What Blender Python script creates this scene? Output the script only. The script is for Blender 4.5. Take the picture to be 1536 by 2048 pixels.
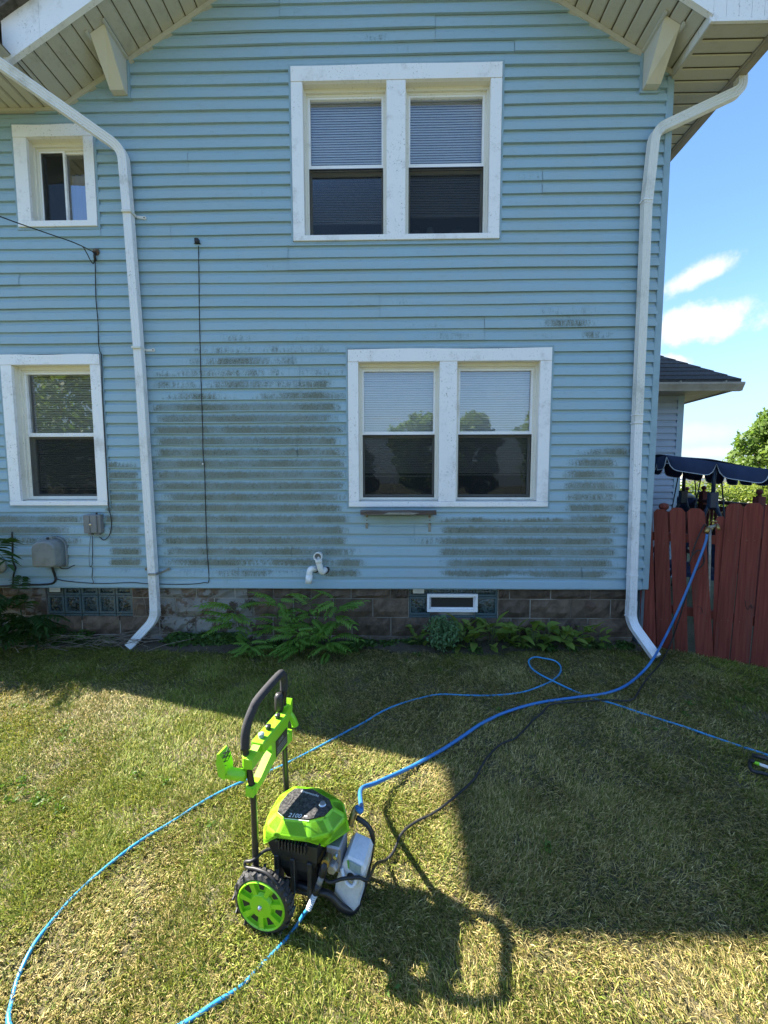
import bpy, bmesh, math, random
import numpy as np
from mathutils import Vector, Matrix

for o in list(bpy.data.objects):
    bpy.data.objects.remove(o)
S = bpy.context.scene
COL = S.collection
random.seed(11)
rng = np.random.default_rng(7)
R = math.radians

# ------------------------------------------------------------------ camera
F_PX, PITCH, YAW, ROLL = 770.0, 0.0755728, 0.0185703, -0.00144862
CAM = np.array([0.0, -3.97912, 1.71912])


def cam_axes():
    cp, sp, cy, sy = math.cos(PITCH), math.sin(PITCH), math.cos(YAW), math.sin(YAW)
    Rz = np.array([[cy, sy, 0], [-sy, cy, 0], [0, 0, 1]])
    fwd = Rz.T @ np.array([0, cp, -sp])
    right = Rz.T @ np.array([1.0, 0, 0])
    up = np.cross(right, fwd)
    r2 = right * math.cos(ROLL) + up * math.sin(ROLL)
    u2 = -right * math.sin(ROLL) + up * math.cos(ROLL)
    return r2, u2, fwd


_r, _u, _f = cam_axes()
cam_d = bpy.data.cameras.new('camera')
cam_o = bpy.data.objects.new('camera', cam_d)
COL.objects.link(cam_o)
cam_o.matrix_world = Matrix(((_r[0], _u[0], -_f[0], CAM[0]), (_r[1], _u[1], -_f[1], CAM[1]),
                             (_r[2], _u[2], -_f[2], CAM[2]), (0, 0, 0, 1)))
cam_d.sensor_fit = 'VERTICAL'
cam_d.sensor_height = 36.0
cam_d.sensor_width = 27.0
cam_d.lens = 36.0 * F_PX / 2048.0
cam_d.clip_start = 0.02
cam_d.clip_end = 3000
S.camera = cam_o
S.render.resolution_x, S.render.resolution_y = 768, 1024

# ------------------------------------------------------------------ light
SUN_EL, SUN_AZ = R(41.8), R(-72.5)          # azimuth clockwise from +Y
SKY_STRENGTH, SUN_STRENGTH, EXPOSURE = 0.086, 5.0, 2.36
S.view_settings.view_transform = 'Standard'
S.view_settings.look = 'None'
S.view_settings.gamma = 1.0
S.view_settings.use_curve_mapping = False
S.view_settings.exposure = EXPOSURE
sun_d = bpy.data.lights.new('sun', 'SUN')
sun_d.energy = SUN_STRENGTH
sun_d.angle = R(0.5)
sun_d.color = (1.0, 0.93, 0.82)
sun_o = bpy.data.objects.new('sun', sun_d)
COL.objects.link(sun_o)
to_sun = Vector((math.sin(SUN_AZ) * math.cos(SUN_EL), math.cos(SUN_AZ) * math.cos(SUN_EL), math.sin(SUN_EL)))
sun_o.rotation_euler = to_sun.to_track_quat('Z', 'Y').to_euler()
sun_o.location = (-20, 8, 20)


# ------------------------------------------------------------------ node helpers
class NG:
    """small wrapper that writes node graphs as expressions"""

    def __init__(s, tree):
        s.t = tree
        s.n = tree.nodes
        s.l = tree.links

    def put(s, sock, v):
        if isinstance(v, bpy.types.NodeSocket):
            s.l.new(v, sock)
        elif v is not None:
            if sock.type == 'RGBA' and not hasattr(v, '__len__'):
                v = (v, v, v, 1)
            elif sock.type == 'RGBA' and len(v) == 3:
                v = (*v, 1)
            sock.default_value = v

    def node(s, typ, **kw):
        n = s.n.new(typ)
        for k, v in kw.items():
            setattr(n, k, v)
        return n

    def m(s, op, a, b=None, c=None, clamp=False):
        n = s.node('ShaderNodeMath', operation=op, use_clamp=clamp)
        for i, v in enumerate((a, b, c)):
            if v is not None:
                s.put(n.inputs[i], v)
        return n.outputs[0]

    def vm(s, op, a, b=None, out=0):
        n = s.node('ShaderNodeVectorMath', operation=op)
        s.put(n.inputs[0], a)
        if b is not None:
            s.put(n.inputs[1], b)
        return n.outputs[out]

    def ss(s, x, a, b, lo=0.0, hi=1.0):
        n = s.node('ShaderNodeMapRange', interpolation_type='SMOOTHSTEP')
        s.put(n.inputs['Value'], x)
        n.inputs['From Min'].default_value = a
        n.inputs['From Max'].default_value = b
        n.inputs['To Min'].default_value = lo
        n.inputs['To Max'].default_value = hi
        return n.outputs[0]

    def noise(s, vec, scale, detail=3.0, rough=0.55, out=0, dist=0.0):
        n = s.node('ShaderNodeTexNoise')
        if vec is not None:
            s.l.new(vec, n.inputs['Vector'])
        n.inputs['Scale'].default_value = scale
        n.inputs['Detail'].default_value = detail
        n.inputs['Roughness'].default_value = rough
        n.inputs['Distortion'].default_value = dist
        return n.outputs[out]

    def mix(s, f, a, b, mode='MIX'):
        n = s.node('ShaderNodeMix', data_type='RGBA', blend_type=mode)
        s.put(n.inputs[0], f)
        s.put(n.inputs[6], a)
        s.put(n.inputs[7], b)
        return n.outputs[2]

    def pos(s):
        return s.node('ShaderNodeNewGeometry').outputs['Position']

    def objpos(s):
        return s.node('ShaderNodeTexCoord').outputs['Object']

    def sep(s, v):
        n = s.node('ShaderNodeSeparateXYZ')
        s.l.new(v, n.inputs[0])
        return n.outputs

    def comb(s, x, y, z):
        n = s.node('ShaderNodeCombineXYZ')
        for i, v in enumerate((x, y, z)):
            s.put(n.inputs[i], v)
        return n.outputs[0]

    def rnd(s):
        return s.node('ShaderNodeObjectInfo').outputs['Random']

    def bump(s, h, strength=0.3, dist=0.01):
        n = s.node('ShaderNodeBump')
        n.inputs['Strength'].default_value = strength
        n.inputs['Distance'].default_value = dist
        s.l.new(h, n.inputs['Height'])
        return n.outputs[0]


def new_mat(name):
    m = bpy.data.materials.new(name)
    m.use_nodes = True
    g = NG(m.node_tree)
    return m, g, m.node_tree.nodes['Principled BSDF']


# ------------------------------------------------------------------ sky
W_ = bpy.data.worlds.new('World')
S.world = W_
W_.use_nodes = True
g = NG(W_.node_tree)
bg = W_.node_tree.nodes['Background']
sky = g.node('ShaderNodeTexSky', sky_type='NISHITA')
sky.sun_disc = False
sky.sun_elevation = SUN_EL
sky.sun_rotation = SUN_AZ
sky.altitude = 200
sky.air_density = 1.0
sky.dust_density = 0.35
sky.ozone_density = 2.2
hs = g.node('ShaderNodeHueSaturation')
hs.inputs['Saturation'].default_value = 1.12
hs.inputs['Value'].default_value = 0.92
g.l.new(sky.outputs[0], hs.inputs['Color'])
dirv = g.node('ShaderNodeTexCoord').outputs['Generated']
dx, dy, dz = g.sep(dirv)
n_big = g.noise(dirv, 7.0, 6.0, 0.62)
n_fine = g.noise(dirv, 24.0, 5.0, 0.6)
nz = g.m('ADD', g.m('MULTIPLY', g.m('SUBTRACT', n_big, 0.5), 1.5), g.m('MULTIPLY', g.m('SUBTRACT', n_fine, 0.5), 1.2))


def px_dir(px, py):
    d = _r * (px - 768) / F_PX - _u * (py - 1024) / F_PX + _f
    return d / np.linalg.norm(d)


def cloud(px, py, sx, sy, slope, soft, gain):
    c = px_dir(px, py)
    e1 = np.cross(c, [0, 0, 1.0]); e1 /= np.linalg.norm(e1)
    e2 = np.cross(e1, c)
    a = e1 * math.cos(slope) + e2 * math.sin(slope)
    b = -e1 * math.sin(slope) + e2 * math.cos(slope)
    u = g.m('DIVIDE', g.vm('DOT_PRODUCT', dirv, tuple(a), out=1), sx)
    v = g.m('DIVIDE', g.vm('DOT_PRODUCT', dirv, tuple(b), out=1), sy)
    d = g.m('SQRT', g.m('ADD', g.m('MULTIPLY', u, u), g.m('MULTIPLY', v, v)))
    d = g.m('SUBTRACT', d, nz)
    mk = g.ss(d, 1.0, 1.0 - soft)
    front = g.m('GREATER_THAN', g.vm('DOT_PRODUCT', dirv, tuple(c), out=1), 0.3)
    return g.m('MULTIPLY', g.m('MULTIPLY', mk, front), gain)


masks = [cloud(1392, 552, 0.090, 0.023, 0.26, 0.7, 0.92), cloud(1382, 650, 0.104, 0.042, -0.03, 0.6, 0.97),
         cloud(1345, 722, 0.045, 0.017, -0.3, 0.6, 0.9), cloud(1400, 865, 0.09, 0.022, 0.0, 1.0, 0.35),
         cloud(1440, 905, 0.12, 0.014, 0.0, 1.0, 0.5)]
# the same broken cloud carries on over the rest of the sky, away from the part in view
zc = g.m('MAXIMUM', dz, 0.05)
pl = g.comb(g.m('DIVIDE', dx, zc), g.m('DIVIDE', dy, zc), 0.0)
gen = g.ss(g.noise(pl, 0.55, 6.0, 0.6), 0.56, 0.74)
gen = g.m('MULTIPLY', gen, g.ss(dy, 0.25, -0.15))
gen = g.m('MULTIPLY', gen, g.ss(dz, 0.0, 0.12))
masks.append(g.m('MULTIPLY', gen, 0.8))
tot = masks[0]
for mk in masks[1:]:
    tot = g.m('MAXIMUM', tot, mk)
hz = g.m('MULTIPLY', g.ss(dz, 0.40, -0.04), 0.95)
col = g.mix(hz, hs.outputs[0], (1.42, 1.92, 2.32))
shade = g.ss(n_fine, 0.3, 0.62, 0.78, 1.0)
ccol = g.mix(shade, (2.0, 2.15, 2.4), (2.7, 2.72, 2.75))
col = g.mix(tot, col, ccol)
g.l.new(col, bg.inputs[0])
bg.inputs[1].default_value = SKY_STRENGTH

S.render.engine = 'CYCLES'


# ------------------------------------------------------------------ geometry helpers
def ray(px, py):
    return CAM, _r * (px - 768) / F_PX - _u * (py - 1024) / F_PX + _f


def W(px, py, off=0.0):
    """point of the wall plane y=-off seen at a photo pixel"""
    c, d = ray(px, py)
    return c + d * ((-off - c[1]) / d[1])


def G(px, py, z=0.0):
    c, d = ray(px, py)
    return c + d * ((z - c[2]) / d[2])


def GY(px, y):
    """ground point in a photo column at a given distance from the wall"""
    lo, hi = 1000.0, 2600.0
    for _ in range(40):
        m_ = (lo + hi) / 2
        if G(px, m_)[1] > y: lo = m_
        else: hi = m_
    return G(px, lo)


def WX(px, py, off=0.03):
    return float(W(px, py, off)[0])


def WZ(px, py, off=0.03):
    return float(W(px, py, off)[2])


def link(name, data):
    o = bpy.data.objects.new(name, data)
    COL.objects.link(o)
    return o


def tag(o, label=None, cat=None, group=None, kind=None):
    if label: o['label'] = label
    if cat: o['category'] = cat
    if group: o['group'] = group
    if kind: o['kind'] = kind
    return o


def empty(name, loc, label=None, cat=None, group=None, rotz=0.0, kind=None):
    o = link(name, None)
    o.location = loc
    o.rotation_euler = (0, 0, rotz)
    o.empty_display_size = 0.1
    return tag(o, label, cat, group, kind)


def world_loc(o):
    v = Vector((0, 0, 0))
    while o is not None:
        v += o.location
        o = o.parent
    return v


class MB:
    def __init__(s):
        s.v = []
        s.f = []
        s.sm = []

    def add(s, vs, fs, smooth=False):
        b = len(s.v)
        s.v += [tuple(map(float, v)) for v in vs]
        for f in fs:
            s.f.append([b + i for i in f])
            s.sm.append(smooth)
        return s

    def box(s, x0, x1, y0, y1, z0, z1, bev=0.0):
        if bev <= 0:
            vs = [(x, y, z) for z in (z0, z1) for y in (y0, y1) for x in (x0, x1)]
            return s.add(vs, [(0, 2, 3, 1), (4, 5, 7, 6), (0, 1, 5, 4), (2, 6, 7, 3), (0, 4, 6, 2), (1, 3, 7, 5)])
        bm = bmesh.new()
        bmesh.ops.create_cube(bm, size=1.0)
        for v in bm.verts:
            v.co = Vector(((x0 + x1) / 2 + v.co.x * (x1 - x0), (y0 + y1) / 2 + v.co.y * (y1 - y0), (z0 + z1) / 2 + v.co.z * (z1 - z0)))
        bmesh.ops.bevel(bm, geom=bm.edges[:], offset=bev, segments=1, affect='EDGES')
        return s.frombm(bm)

    def frombm(s, bm, smooth=False):
        bm.verts.ensure_lookup_table()
        bm.verts.index_update()
        s.add([v.co[:] for v in bm.verts], [[v.index for v in f.verts] for f in bm.faces], smooth)
        bm.free()
        return s

    def loft(s, rings, cap=True, smooth=True, closed=True):
        n = len(rings[0])
        b = len(s.v)
        for r in rings:
            s.v += [tuple(map(float, p)) for p in r]
        for i in range(len(rings) - 1):
            for j in range(n if closed else n - 1):
                k = (j + 1) % n
                s.f.append([b + i * n + j, b + i * n + k, b + (i + 1) * n + k, b + (i + 1) * n + j])
                s.sm.append(smooth)
        if cap:
            s.f.append([b + j for j in range(n)][::-1]); s.sm.append(False)
            s.f.append([b + (len(rings) - 1) * n + j for j in range(n)]); s.sm.append(False)
        return s

    def tube(s, pts, r, seg=8, cap=True, up=(0.13, 0.21, 0.97)):
        pts = [Vector(p) for p in pts]
        rs = r if hasattr(r, '__len__') else [r] * len(pts)
        rings = []
        t0 = (pts[1] - pts[0]).normalized()
        a = t0.cross(Vector(up))
        if a.length < 1e-3: a = t0.cross(Vector((1, 0, 0)))
        a.normalize()
        for i, p in enumerate(pts):
            if i == 0: t = pts[1] - pts[0]
            elif i == len(pts) - 1: t = pts[-1] - pts[-2]
            else: t = (pts[i + 1] - pts[i]).normalized() + (pts[i] - pts[i - 1]).normalized()
            t.normalize()
            a = (a - t * a.dot(t)).normalized()
            b = t.cross(a)
            rings.append([p + (a * math.cos(q) + b * math.sin(q)) * rs[i] for q in [2 * math.pi * k / seg for k in range(seg)]])
        return s.loft(rings, cap)

    def poly(s, pts, axis, a, b):
        """extrude a 2D outline; axis 'y': pts are (x,z), from y=a to y=b; 'x': (y,z); 'z': (x,y)"""
        f = {'y': lambda p, t: (p[0], t, p[1]), 'x': lambda p, t: (t, p[0], p[1]), 'z': lambda p, t: (p[0], p[1], t)}[axis]
        n = len(pts)
        vs = [f(p, a) for p in pts] + [f(p, b) for p in pts]
        fs = [list(range(n)), list(range(2 * n - 1, n - 1, -1))]
        fs += [(i, n + i, n + (i + 1) % n, (i + 1) % n) for i in range(n)]
        return s.add(vs, fs)

    def lathe(s, prof, c=(0, 0, 0), axis='z', seg=20, smooth=True):
        """prof: (radius, height) list"""
        rings = []
        for r, h in prof:
            ring = []
            for k in range(seg):
                q = 2 * math.pi * k / seg
                x, y = r * math.cos(q), r * math.sin(q)
                p = {'z': (x, y, h), 'y': (x, h, y), 'x': (h, x, y)}[axis]
                ring.append((c[0] + p[0], c[1] + p[1], c[2] + p[2]))
            rings.append(ring)
        return s.loft(rings, True, smooth)

    def mesh(s, name, mat=None, off=(0, 0, 0), fix=True):
        me = bpy.data.meshes.new(name)
        o = Vector(off)
        me.from_pydata([(v[0] - o.x, v[1] - o.y, v[2] - o.z) for v in s.v], [], s.f)
        me.polygons.foreach_set('use_smooth', s.sm)
        if fix:
            bm = bmesh.new(); bm.from_mesh(me)
            bmesh.ops.recalc_face_normals(bm, faces=bm.faces[:])
            bm.to_mesh(me); bm.free()
        if mat: me.materials.append(mat)
        me.update()
        return me

    def build(s, name, mat, parent=None, fix=True, local=False):
        """vertices are in world metres (or in the parent's frame when local)"""
        off = world_loc(parent) if (parent is not None and not local) else (0, 0, 0)
        o = link(name, s.mesh(name, mat, off, fix))
        o.parent = parent
        return o


def smooth_path(pts, n=6, closed=False):
    """Catmull-Rom through the points"""
    P = [np.array(p, float) for p in pts]
    P = [2 * P[0] - P[1]] + P + [2 * P[-1] - P[-2]]
    out = []
    for i in range(1, len(P) - 2):
        a, b, c, d = P[i - 1:i + 3]
        for k in range(n):
            t = k / n
            out.append(0.5 * (2 * b + (c - a) * t + (2 * a - 5 * b + 4 * c - d) * t * t + (3 * b - a - 3 * c + d) * t ** 3))
    out.append(P[-2])
    return out
# ------------------------------------------------------------------ materials
def plain(name, base, rough=0.6, second=None, scale=8.0, amt=0.5, metal=0.0, bump=0.0, bscale=60.0, spec=0.4,
          dirt=None, dscale=3.0, damt=0.0, vary=0.0, space='pos'):
    m, g, b = new_mat(name)
    p = g.pos() if space == 'pos' else g.objpos()
    c = (*base, 1)
    if second is not None:
        c = g.mix(g.m('MULTIPLY', g.ss(g.noise(p, scale, 5.0), 0.35, 0.68), amt), base, second)
    if dirt is not None:
        c = g.mix(g.m('MULTIPLY', g.ss(g.noise(p, dscale, 7.0, 0.7), 0.5, 0.72), damt), c, dirt)
    if vary:
        v = g.m('ADD', 1.0 - vary, g.m('MULTIPLY', g.rnd(), 2 * vary))
        c = g.mix(1.0, c, g.comb(v, v, v), 'MULTIPLY')
    g.put(b.inputs['Base Color'], c)
    b.inputs['Roughness'].default_value = rough
    b.inputs['Metallic'].default_value = metal
    b.inputs['Specular IOR Level'].default_value = spec
    if bump:
        g.l.new(g.bump(g.noise(p, bscale, 4.0), bump, 0.004), b.inputs['Normal'])
    return m


E_ = 0.1143          # siding exposure
Z_BASE = 0.62        # bottom edge of the siding


def siding_mat():
    m, g, b = new_mat('blue_vinyl_siding')
    p = g.pos()
    x, y, z = g.sep(p)

    def box(x0, x1, z0, z1, sx=0.08, sz=0.12):
        a = g.m('MULTIPLY', g.ss(x, x0 - sx, x0 + sx), g.ss(x, x1 + sx, x1 - sx))
        c = g.m('MULTIPLY', g.ss(z, z0 - sz, z0 + sz), g.ss(z, z1 + sz, z1 - sz))
        return g.m('MULTIPLY', a, c)
    course = g.m('DIVIDE', g.m('SUBTRACT', z, Z_BASE), E_)
    idx = g.m('FLOOR', course)
    fr = g.m('FRACT', course)
    # ragged horizontal ends: shift x by a per-course noise
    jag = g.noise(g.comb(g.m('MULTIPLY', x, 0.9), 3.0, g.m('MULTIPLY', idx, 7.7)), 1.3, 2.0)
    reg = [(box(-2.42, -0.48, 0.78, 2.64, 0.28, 0.30), 1.0), (box(-2.2, -0.52, 2.5, 3.2, 0.3, 0.25), 0.50),
           (box(-2.4, -0.6, 2.55, 2.82, 0.1, 0.08), 0.5),
           (box(1.75, 2.34, 1.30, 2.05, 0.2, 0.12), 0.80), (box(0.50, 2.26, 0.74, 1.36, 0.24, 0.06), 0.98),
           (box(-2.98, -2.62, 0.8, 1.95, 0.08, 0.1), 0.82), (box(-4.3, -3.2, 1.05, 1.4, 0.3, 0.05), 0.72),
           (box(-0.75, -0.3, 0.72, 0.95, 0.12, 0.05), 0.7), (box(0.1, 0.6, 1.02, 1.3, 0.1, 0.05), 0.35),
           (box(1.4, 2.3, 2.98, 3.5, 0.2, 0.06), 0.30), (box(-0.3, 1.0, 2.9, 3.5, 0.5, 0.3), 0.16)]
    tot = None
    for r_, k in reg:
        r_ = g.m('MULTIPLY', r_, k)
        tot = r_ if tot is None else g.m('MAXIMUM', tot, r_)
    streak = g.noise(g.comb(g.m('MULTIPLY', x, 38.0), g.m('MULTIPLY', idx, 3.1), g.m('MULTIPLY', z, 9.0)), 1.0, 4.0, 0.7)
    blot = g.noise(g.comb(g.m('MULTIPLY', x, 3.2), g.m('MULTIPLY', idx, 1.9), g.m('MULTIPLY', z, 2.0)), 1.0, 4.0, 0.6)
    fine = g.noise(p, 85.0, 4.0, 0.72)
    v = g.m('ADD', g.m('MULTIPLY', streak, 0.42), g.m('ADD', g.m('MULTIPLY', blot, 0.42), g.m('MULTIPLY', fine, 0.36)))
    thr = g.m('SUBTRACT', g.m('ADD', 0.845, g.m('MULTIPLY', g.m('SUBTRACT', jag, 0.5), 0.85)), g.m('MULTIPLY', tot, 0.60))
    mask = g.ss(g.m('SUBTRACT', v, thr), -0.05, 0.20)
    face = g.m('MULTIPLY', g.ss(g.m('ADD', fr, g.m('MULTIPLY', g.m('SUBTRACT', streak, 0.5), 0.55)), 0.86, 0.50), g.ss(fr, -0.02, 0.12))
    face = g.m('MAXIMUM', face, g.m('MULTIPLY', g.ss(v, 0.60, 0.75), 0.30))
    mask = g.m('MULTIPLY', g.m('MULTIPLY', mask, face), g.m('ADD', 0.62, g.m('MULTIPLY', g.ss(g.m('ADD', g.m('MULTIPLY', blot, 0.6), g.m('MULTIPLY', fine, 0.5)), 0.40, 0.66), 0.38)))
    speck = g.ss(g.m('ADD', g.m('MULTIPLY', fine, 0.6), g.m('MULTIPLY', streak, 0.5)), 0.57, 0.70)
    acol = g.mix(g.noise(p, 2.1, 4.0), (0.078, 0.098, 0.058), (0.185, 0.188, 0.135))
    acol = g.mix(g.m('MULTIPLY', speck, 0.85), acol, (0.022, 0.040, 0.012))
    base = g.mix(g.rnd(), (0.278, 0.415, 0.505), (0.298, 0.436, 0.522))
    base = g.mix(g.m('MULTIPLY', g.ss(g.noise(p, 1.6, 5.0), 0.35, 0.7), 0.6), base, (0.318, 0.420, 0.47))
    base = g.mix(g.m('MULTIPLY', g.ss(g.noise(g.comb(g.m('MULTIPLY', x, 9.0), y, g.m('MULTIPLY', z, 30.0)), 1.0, 6.0, 0.7), 0.5, 0.8), 0.45), base, (0.205, 0.28, 0.30))
    c = g.mix(g.m('MULTIPLY', mask, 0.94), base, acol)
    g.l.new(c, b.inputs['Base Color'])
    b.inputs['Roughness'].default_value = 0.52
    b.inputs['Specular IOR Level'].default_value = 0.35
    grain = g.noise(g.comb(g.m('MULTIPLY', x, 6.0), y, g.m('MULTIPLY', z, 160.0)), 1.0, 3.0)
    wav = g.noise(g.comb(g.m('MULTIPLY', x, 1.4), y, g.m('MULTIPLY', z, 5.0)), 1.0, 2.0)
    g.l.new(g.bump(g.m('ADD', g.m('MULTIPLY', grain, 0.25), wav), 0.35, 0.006), b.inputs['Normal'])
    return m


def trim_mat(name, base, grime=(0.20, 0.20, 0.17), amt=0.55, fine_amt=0.4):
    """painted / coil-wrapped trim with mildew specks"""
    m, g, b = new_mat(name)
    p = g.pos()
    n1 = g.ss(g.noise(p, 3.5, 8.0, 0.72), 0.52, 0.74)
    n2 = g.ss(g.noise(p, 55.0, 4.0, 0.7), 0.56, 0.72)
    c = g.mix(g.m('MULTIPLY', n1, amt), base, g.mix(0.5, base, grime))
    c = g.mix(g.m('MULTIPLY', g.m('MULTIPLY', n2, g.ss(g.noise(p, 2.0, 3.0), 0.42, 0.62)), fine_amt), c, grime)
    g.l.new(c, b.inputs['Base Color'])
    b.inputs['Roughness'].default_value = 0.5
    g.l.new(g.bump(g.noise(p, 7.0, 3.0), 0.25, 0.006), b.inputs['Normal'])
    return m


def glass_mat(name='window_glass', tint=(1, 1, 1), refl=1.0):
    m, g, b = new_mat(name)
    g.n.remove(b)
    out = g.n['Material Output']
    tr = g.node('ShaderNodeBsdfTransparent')
    tr.inputs[0].default_value = (*[0.92 * t for t in tint], 1)
    gl = g.node('ShaderNodeBsdfGlossy')
    gl.inputs['Roughness'].default_value = 0.015
    gl.inputs['Color'].default_value = (0.95, 0.97, 1, 1)
    fr = g.node('ShaderNodeFresnel')
    fr.inputs['IOR'].default_value = 1.62
    wob = g.bump(g.noise(g.pos(), 1.7, 1.0), 0.10, 0.03)
    g.l.new(wob, gl.inputs['Normal'])
    f = g.m('MINIMUM', g.m('MULTIPLY', fr.outputs[0], 3.3 * refl), 0.9)
    mx = g.node('ShaderNodeMixShader')
    g.l.new(f, mx.inputs[0]); g.l.new(tr.outputs[0], mx.inputs[1]); g.l.new(gl.outputs[0], mx.inputs[2])
    g.l.new(mx.outputs[0], out.inputs[0])
    return m


def screen_mat():
    m, g, b = new_mat('insect_screen_mesh')
    g.n.remove(b)
    tr = g.node('ShaderNodeBsdfTransparent')
    df = g.node('ShaderNodeBsdfDiffuse')
    df.inputs[0].default_value = (0.022, 0.024, 0.025, 1)
    mx = g.node('ShaderNodeMixShader')
    mx.inputs[0].default_value = 0.66
    g.l.new(tr.outputs[0], mx.inputs[1]); g.l.new(df.outputs[0], mx.inputs[2])
    g.l.new(mx.outputs[0], g.n['Material Output'].inputs[0])
    return m


def leaf_mat(name, c1, c2, trans=0.35, rough=0.5, attr=False, c3=None):
    m, g, b = new_mat(name)
    p = g.pos()
    if attr:
        a = g.node('ShaderNodeAttribute', attribute_name='tint')
        c = g.mix(a.outputs['Fac'], c1, c2)
    else:
        f = g.m('ADD', g.m('MULTIPLY', g.rnd(), 0.6), g.m('MULTIPLY', g.noise(p, 9.0, 3.0), 0.5))
        c = g.mix(f, c1, c2)
    if c3 is not None:
        c = g.mix(g.m('MULTIPLY', g.ss(g.noise(p, 14.0, 3.0), 0.56, 0.7), 0.7), c, c3)
    g.l.new(c, b.inputs['Base Color'])
    b.inputs['Roughness'].default_value = rough
    b.inputs['Specular IOR Level'].default_value = 0.3
    tl = g.node('ShaderNodeBsdfTranslucent')
    g.l.new(g.mix(1.0, c, (1.25, 1.3, 0.7), 'MULTIPLY'), tl.inputs[0])
    mx = g.node('ShaderNodeMixShader')
    mx.inputs[0].default_value = trans
    g.l.new(b.outputs[0], mx.inputs[1]); g.l.new(tl.outputs[0], mx.inputs[2])
    g.l.new(mx.outputs[0], g.n['Material Output'].inputs[0])
    return m


def blade_mat():
    m, g, b = new_mat('grass_blades')
    a = g.node('ShaderNodeAttribute', attribute_name='blade_col')
    c = a.outputs['Color']
    g.l.new(c, b.inputs['Base Color'])
    b.inputs['Roughness'].default_value = 0.55
    b.inputs['Specular IOR Level'].default_value = 0.25
    tl = g.node('ShaderNodeBsdfTranslucent')
    g.l.new(g.mix(1.0, c, (1.2, 1.15, 0.75), 'MULTIPLY'), tl.inputs[0])
    mx = g.node('ShaderNodeMixShader')
    mx.inputs[0].default_value = 0.26
    g.l.new(b.outputs[0], mx.inputs[1]); g.l.new(tl.outputs[0], mx.inputs[2])
    g.l.new(mx.outputs[0], g.n['Material Output'].inputs[0])
    return m


def lawn_mat():
    m, g, b = new_mat('lawn_thatch')
    p = g.pos()
    c = g.mix(g.ss(g.noise(p, 3.0, 6.0), 0.35, 0.65), (0.085, 0.080, 0.034), (0.13, 0.105, 0.055))
    c = g.mix(g.ss(g.noise(p, 60.0, 4.0), 0.45, 0.7), c, (0.040, 0.043, 0.018))
    # turf further off, where single blades are no longer built
    x, y, z = g.sep(p)
    far = g.m('MAXIMUM', g.ss(g.m('ABSOLUTE', x), 3.6, 5.2), g.m('MAXIMUM', g.ss(y, -3.4, -3.8), g.ss(y, 0.3, 1.2)))
    turf = g.mix(g.ss(g.noise(p, 1.2, 6.0, 0.65), 0.35, 0.65), (0.072, 0.082, 0.028), (0.135, 0.115, 0.055))
    turf = g.mix(g.ss(g.noise(p, 75.0, 3.0, 0.7), 0.42, 0.66), turf, (0.045, 0.060, 0.014))
    c = g.mix(far, c, turf)
    g.l.new(c, b.inputs['Base Color'])
    b.inputs['Roughness'].default_value = 0.95
    g.l.new(g.bump(g.noise(p, 90.0, 5.0), 0.8, 0.02), b.inputs['Normal'])
    return m


def wood_mat(name, c1, c2, c3, rough=0.75, axis='z', wear=0.35):
    m, g, b = new_mat(name)
    p = g.objpos()
    x, y, z = g.sep(p)
    st = {'z': (55.0, 55.0, 2.2), 'x': (2.2, 55.0, 55.0)}[axis]
    v = g.comb(g.m('ADD', g.m('MULTIPLY', x, st[0]), g.m('MULTIPLY', g.rnd(), 40.0)), g.m('MULTIPLY', y, st[1]), g.m('MULTIPLY', z, st[2]))
    gr = g.noise(v, 1.0, 5.0, 0.65)
    c = g.mix(g.ss(gr, 0.3, 0.7), c1, c2)
    c = g.mix(g.m('MULTIPLY', g.ss(g.noise(v, 0.35, 6.0, 0.7), 0.54, 0.74), wear), c, c3)
    vv = g.m('ADD', 0.8, g.m('MULTIPLY', g.rnd(), 0.4))
    c = g.mix(1.0, c, g.comb(vv, vv, vv), 'MULTIPLY')
    g.l.new(c, b.inputs['Base Color'])
    b.inputs['Roughness'].default_value = rough
    b.inputs['Specular IOR Level'].default_value = 0.25
    g.l.new(g.bump(gr, 0.35, 0.003), b.inputs['Normal'])
    return m


def stone_mat():
    m, g, b = new_mat('rock_face_block')
    p = g.pos()
    x, y, z = g.sep(p)
    c = g.mix(g.ss(g.noise(p, 9.0, 6.0, 0.65), 0.3, 0.7), (0.070, 0.047, 0.032), (0.155, 0.112, 0.078))
    vv = g.m('ADD', 0.75, g.m('MULTIPLY', g.rnd(), 0.5))
    c = g.mix(1.0, c, g.comb(vv, vv, vv), 'MULTIPLY')
    # old grey paint flaking off the blocks between the glass block window and the ferns
    reg = g.m('MULTIPLY', g.ss(x, -2.75, -2.5), g.ss(x, -1.15, -1.6))
    reg = g.m('MAXIMUM', reg, g.m('MULTIPLY', g.ss(x, -3.5, -3.7), 0.8))
    fl = g.ss(g.m('ADD', g.noise(p, 7.0, 7.0, 0.7), g.m('MULTIPLY', reg, 0.22)), 0.66, 0.72)
    c = g.mix(g.m('MULTIPLY', fl, reg), c, (0.23, 0.22, 0.20))
    c = g.mix(g.m('MULTIPLY', g.ss(g.noise(p, 4.0, 5.0), 0.55, 0.7), 0.35), c, (0.10, 0.05, 0.03))
    g.l.new(c, b.inputs['Base Color'])
    b.inputs['Roughness'].default_value = 0.9
    g.l.new(g.bump(g.noise(p, 40.0, 6.0, 0.7), 0.6, 0.012), b.inputs['Normal'])
    return m


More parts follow.
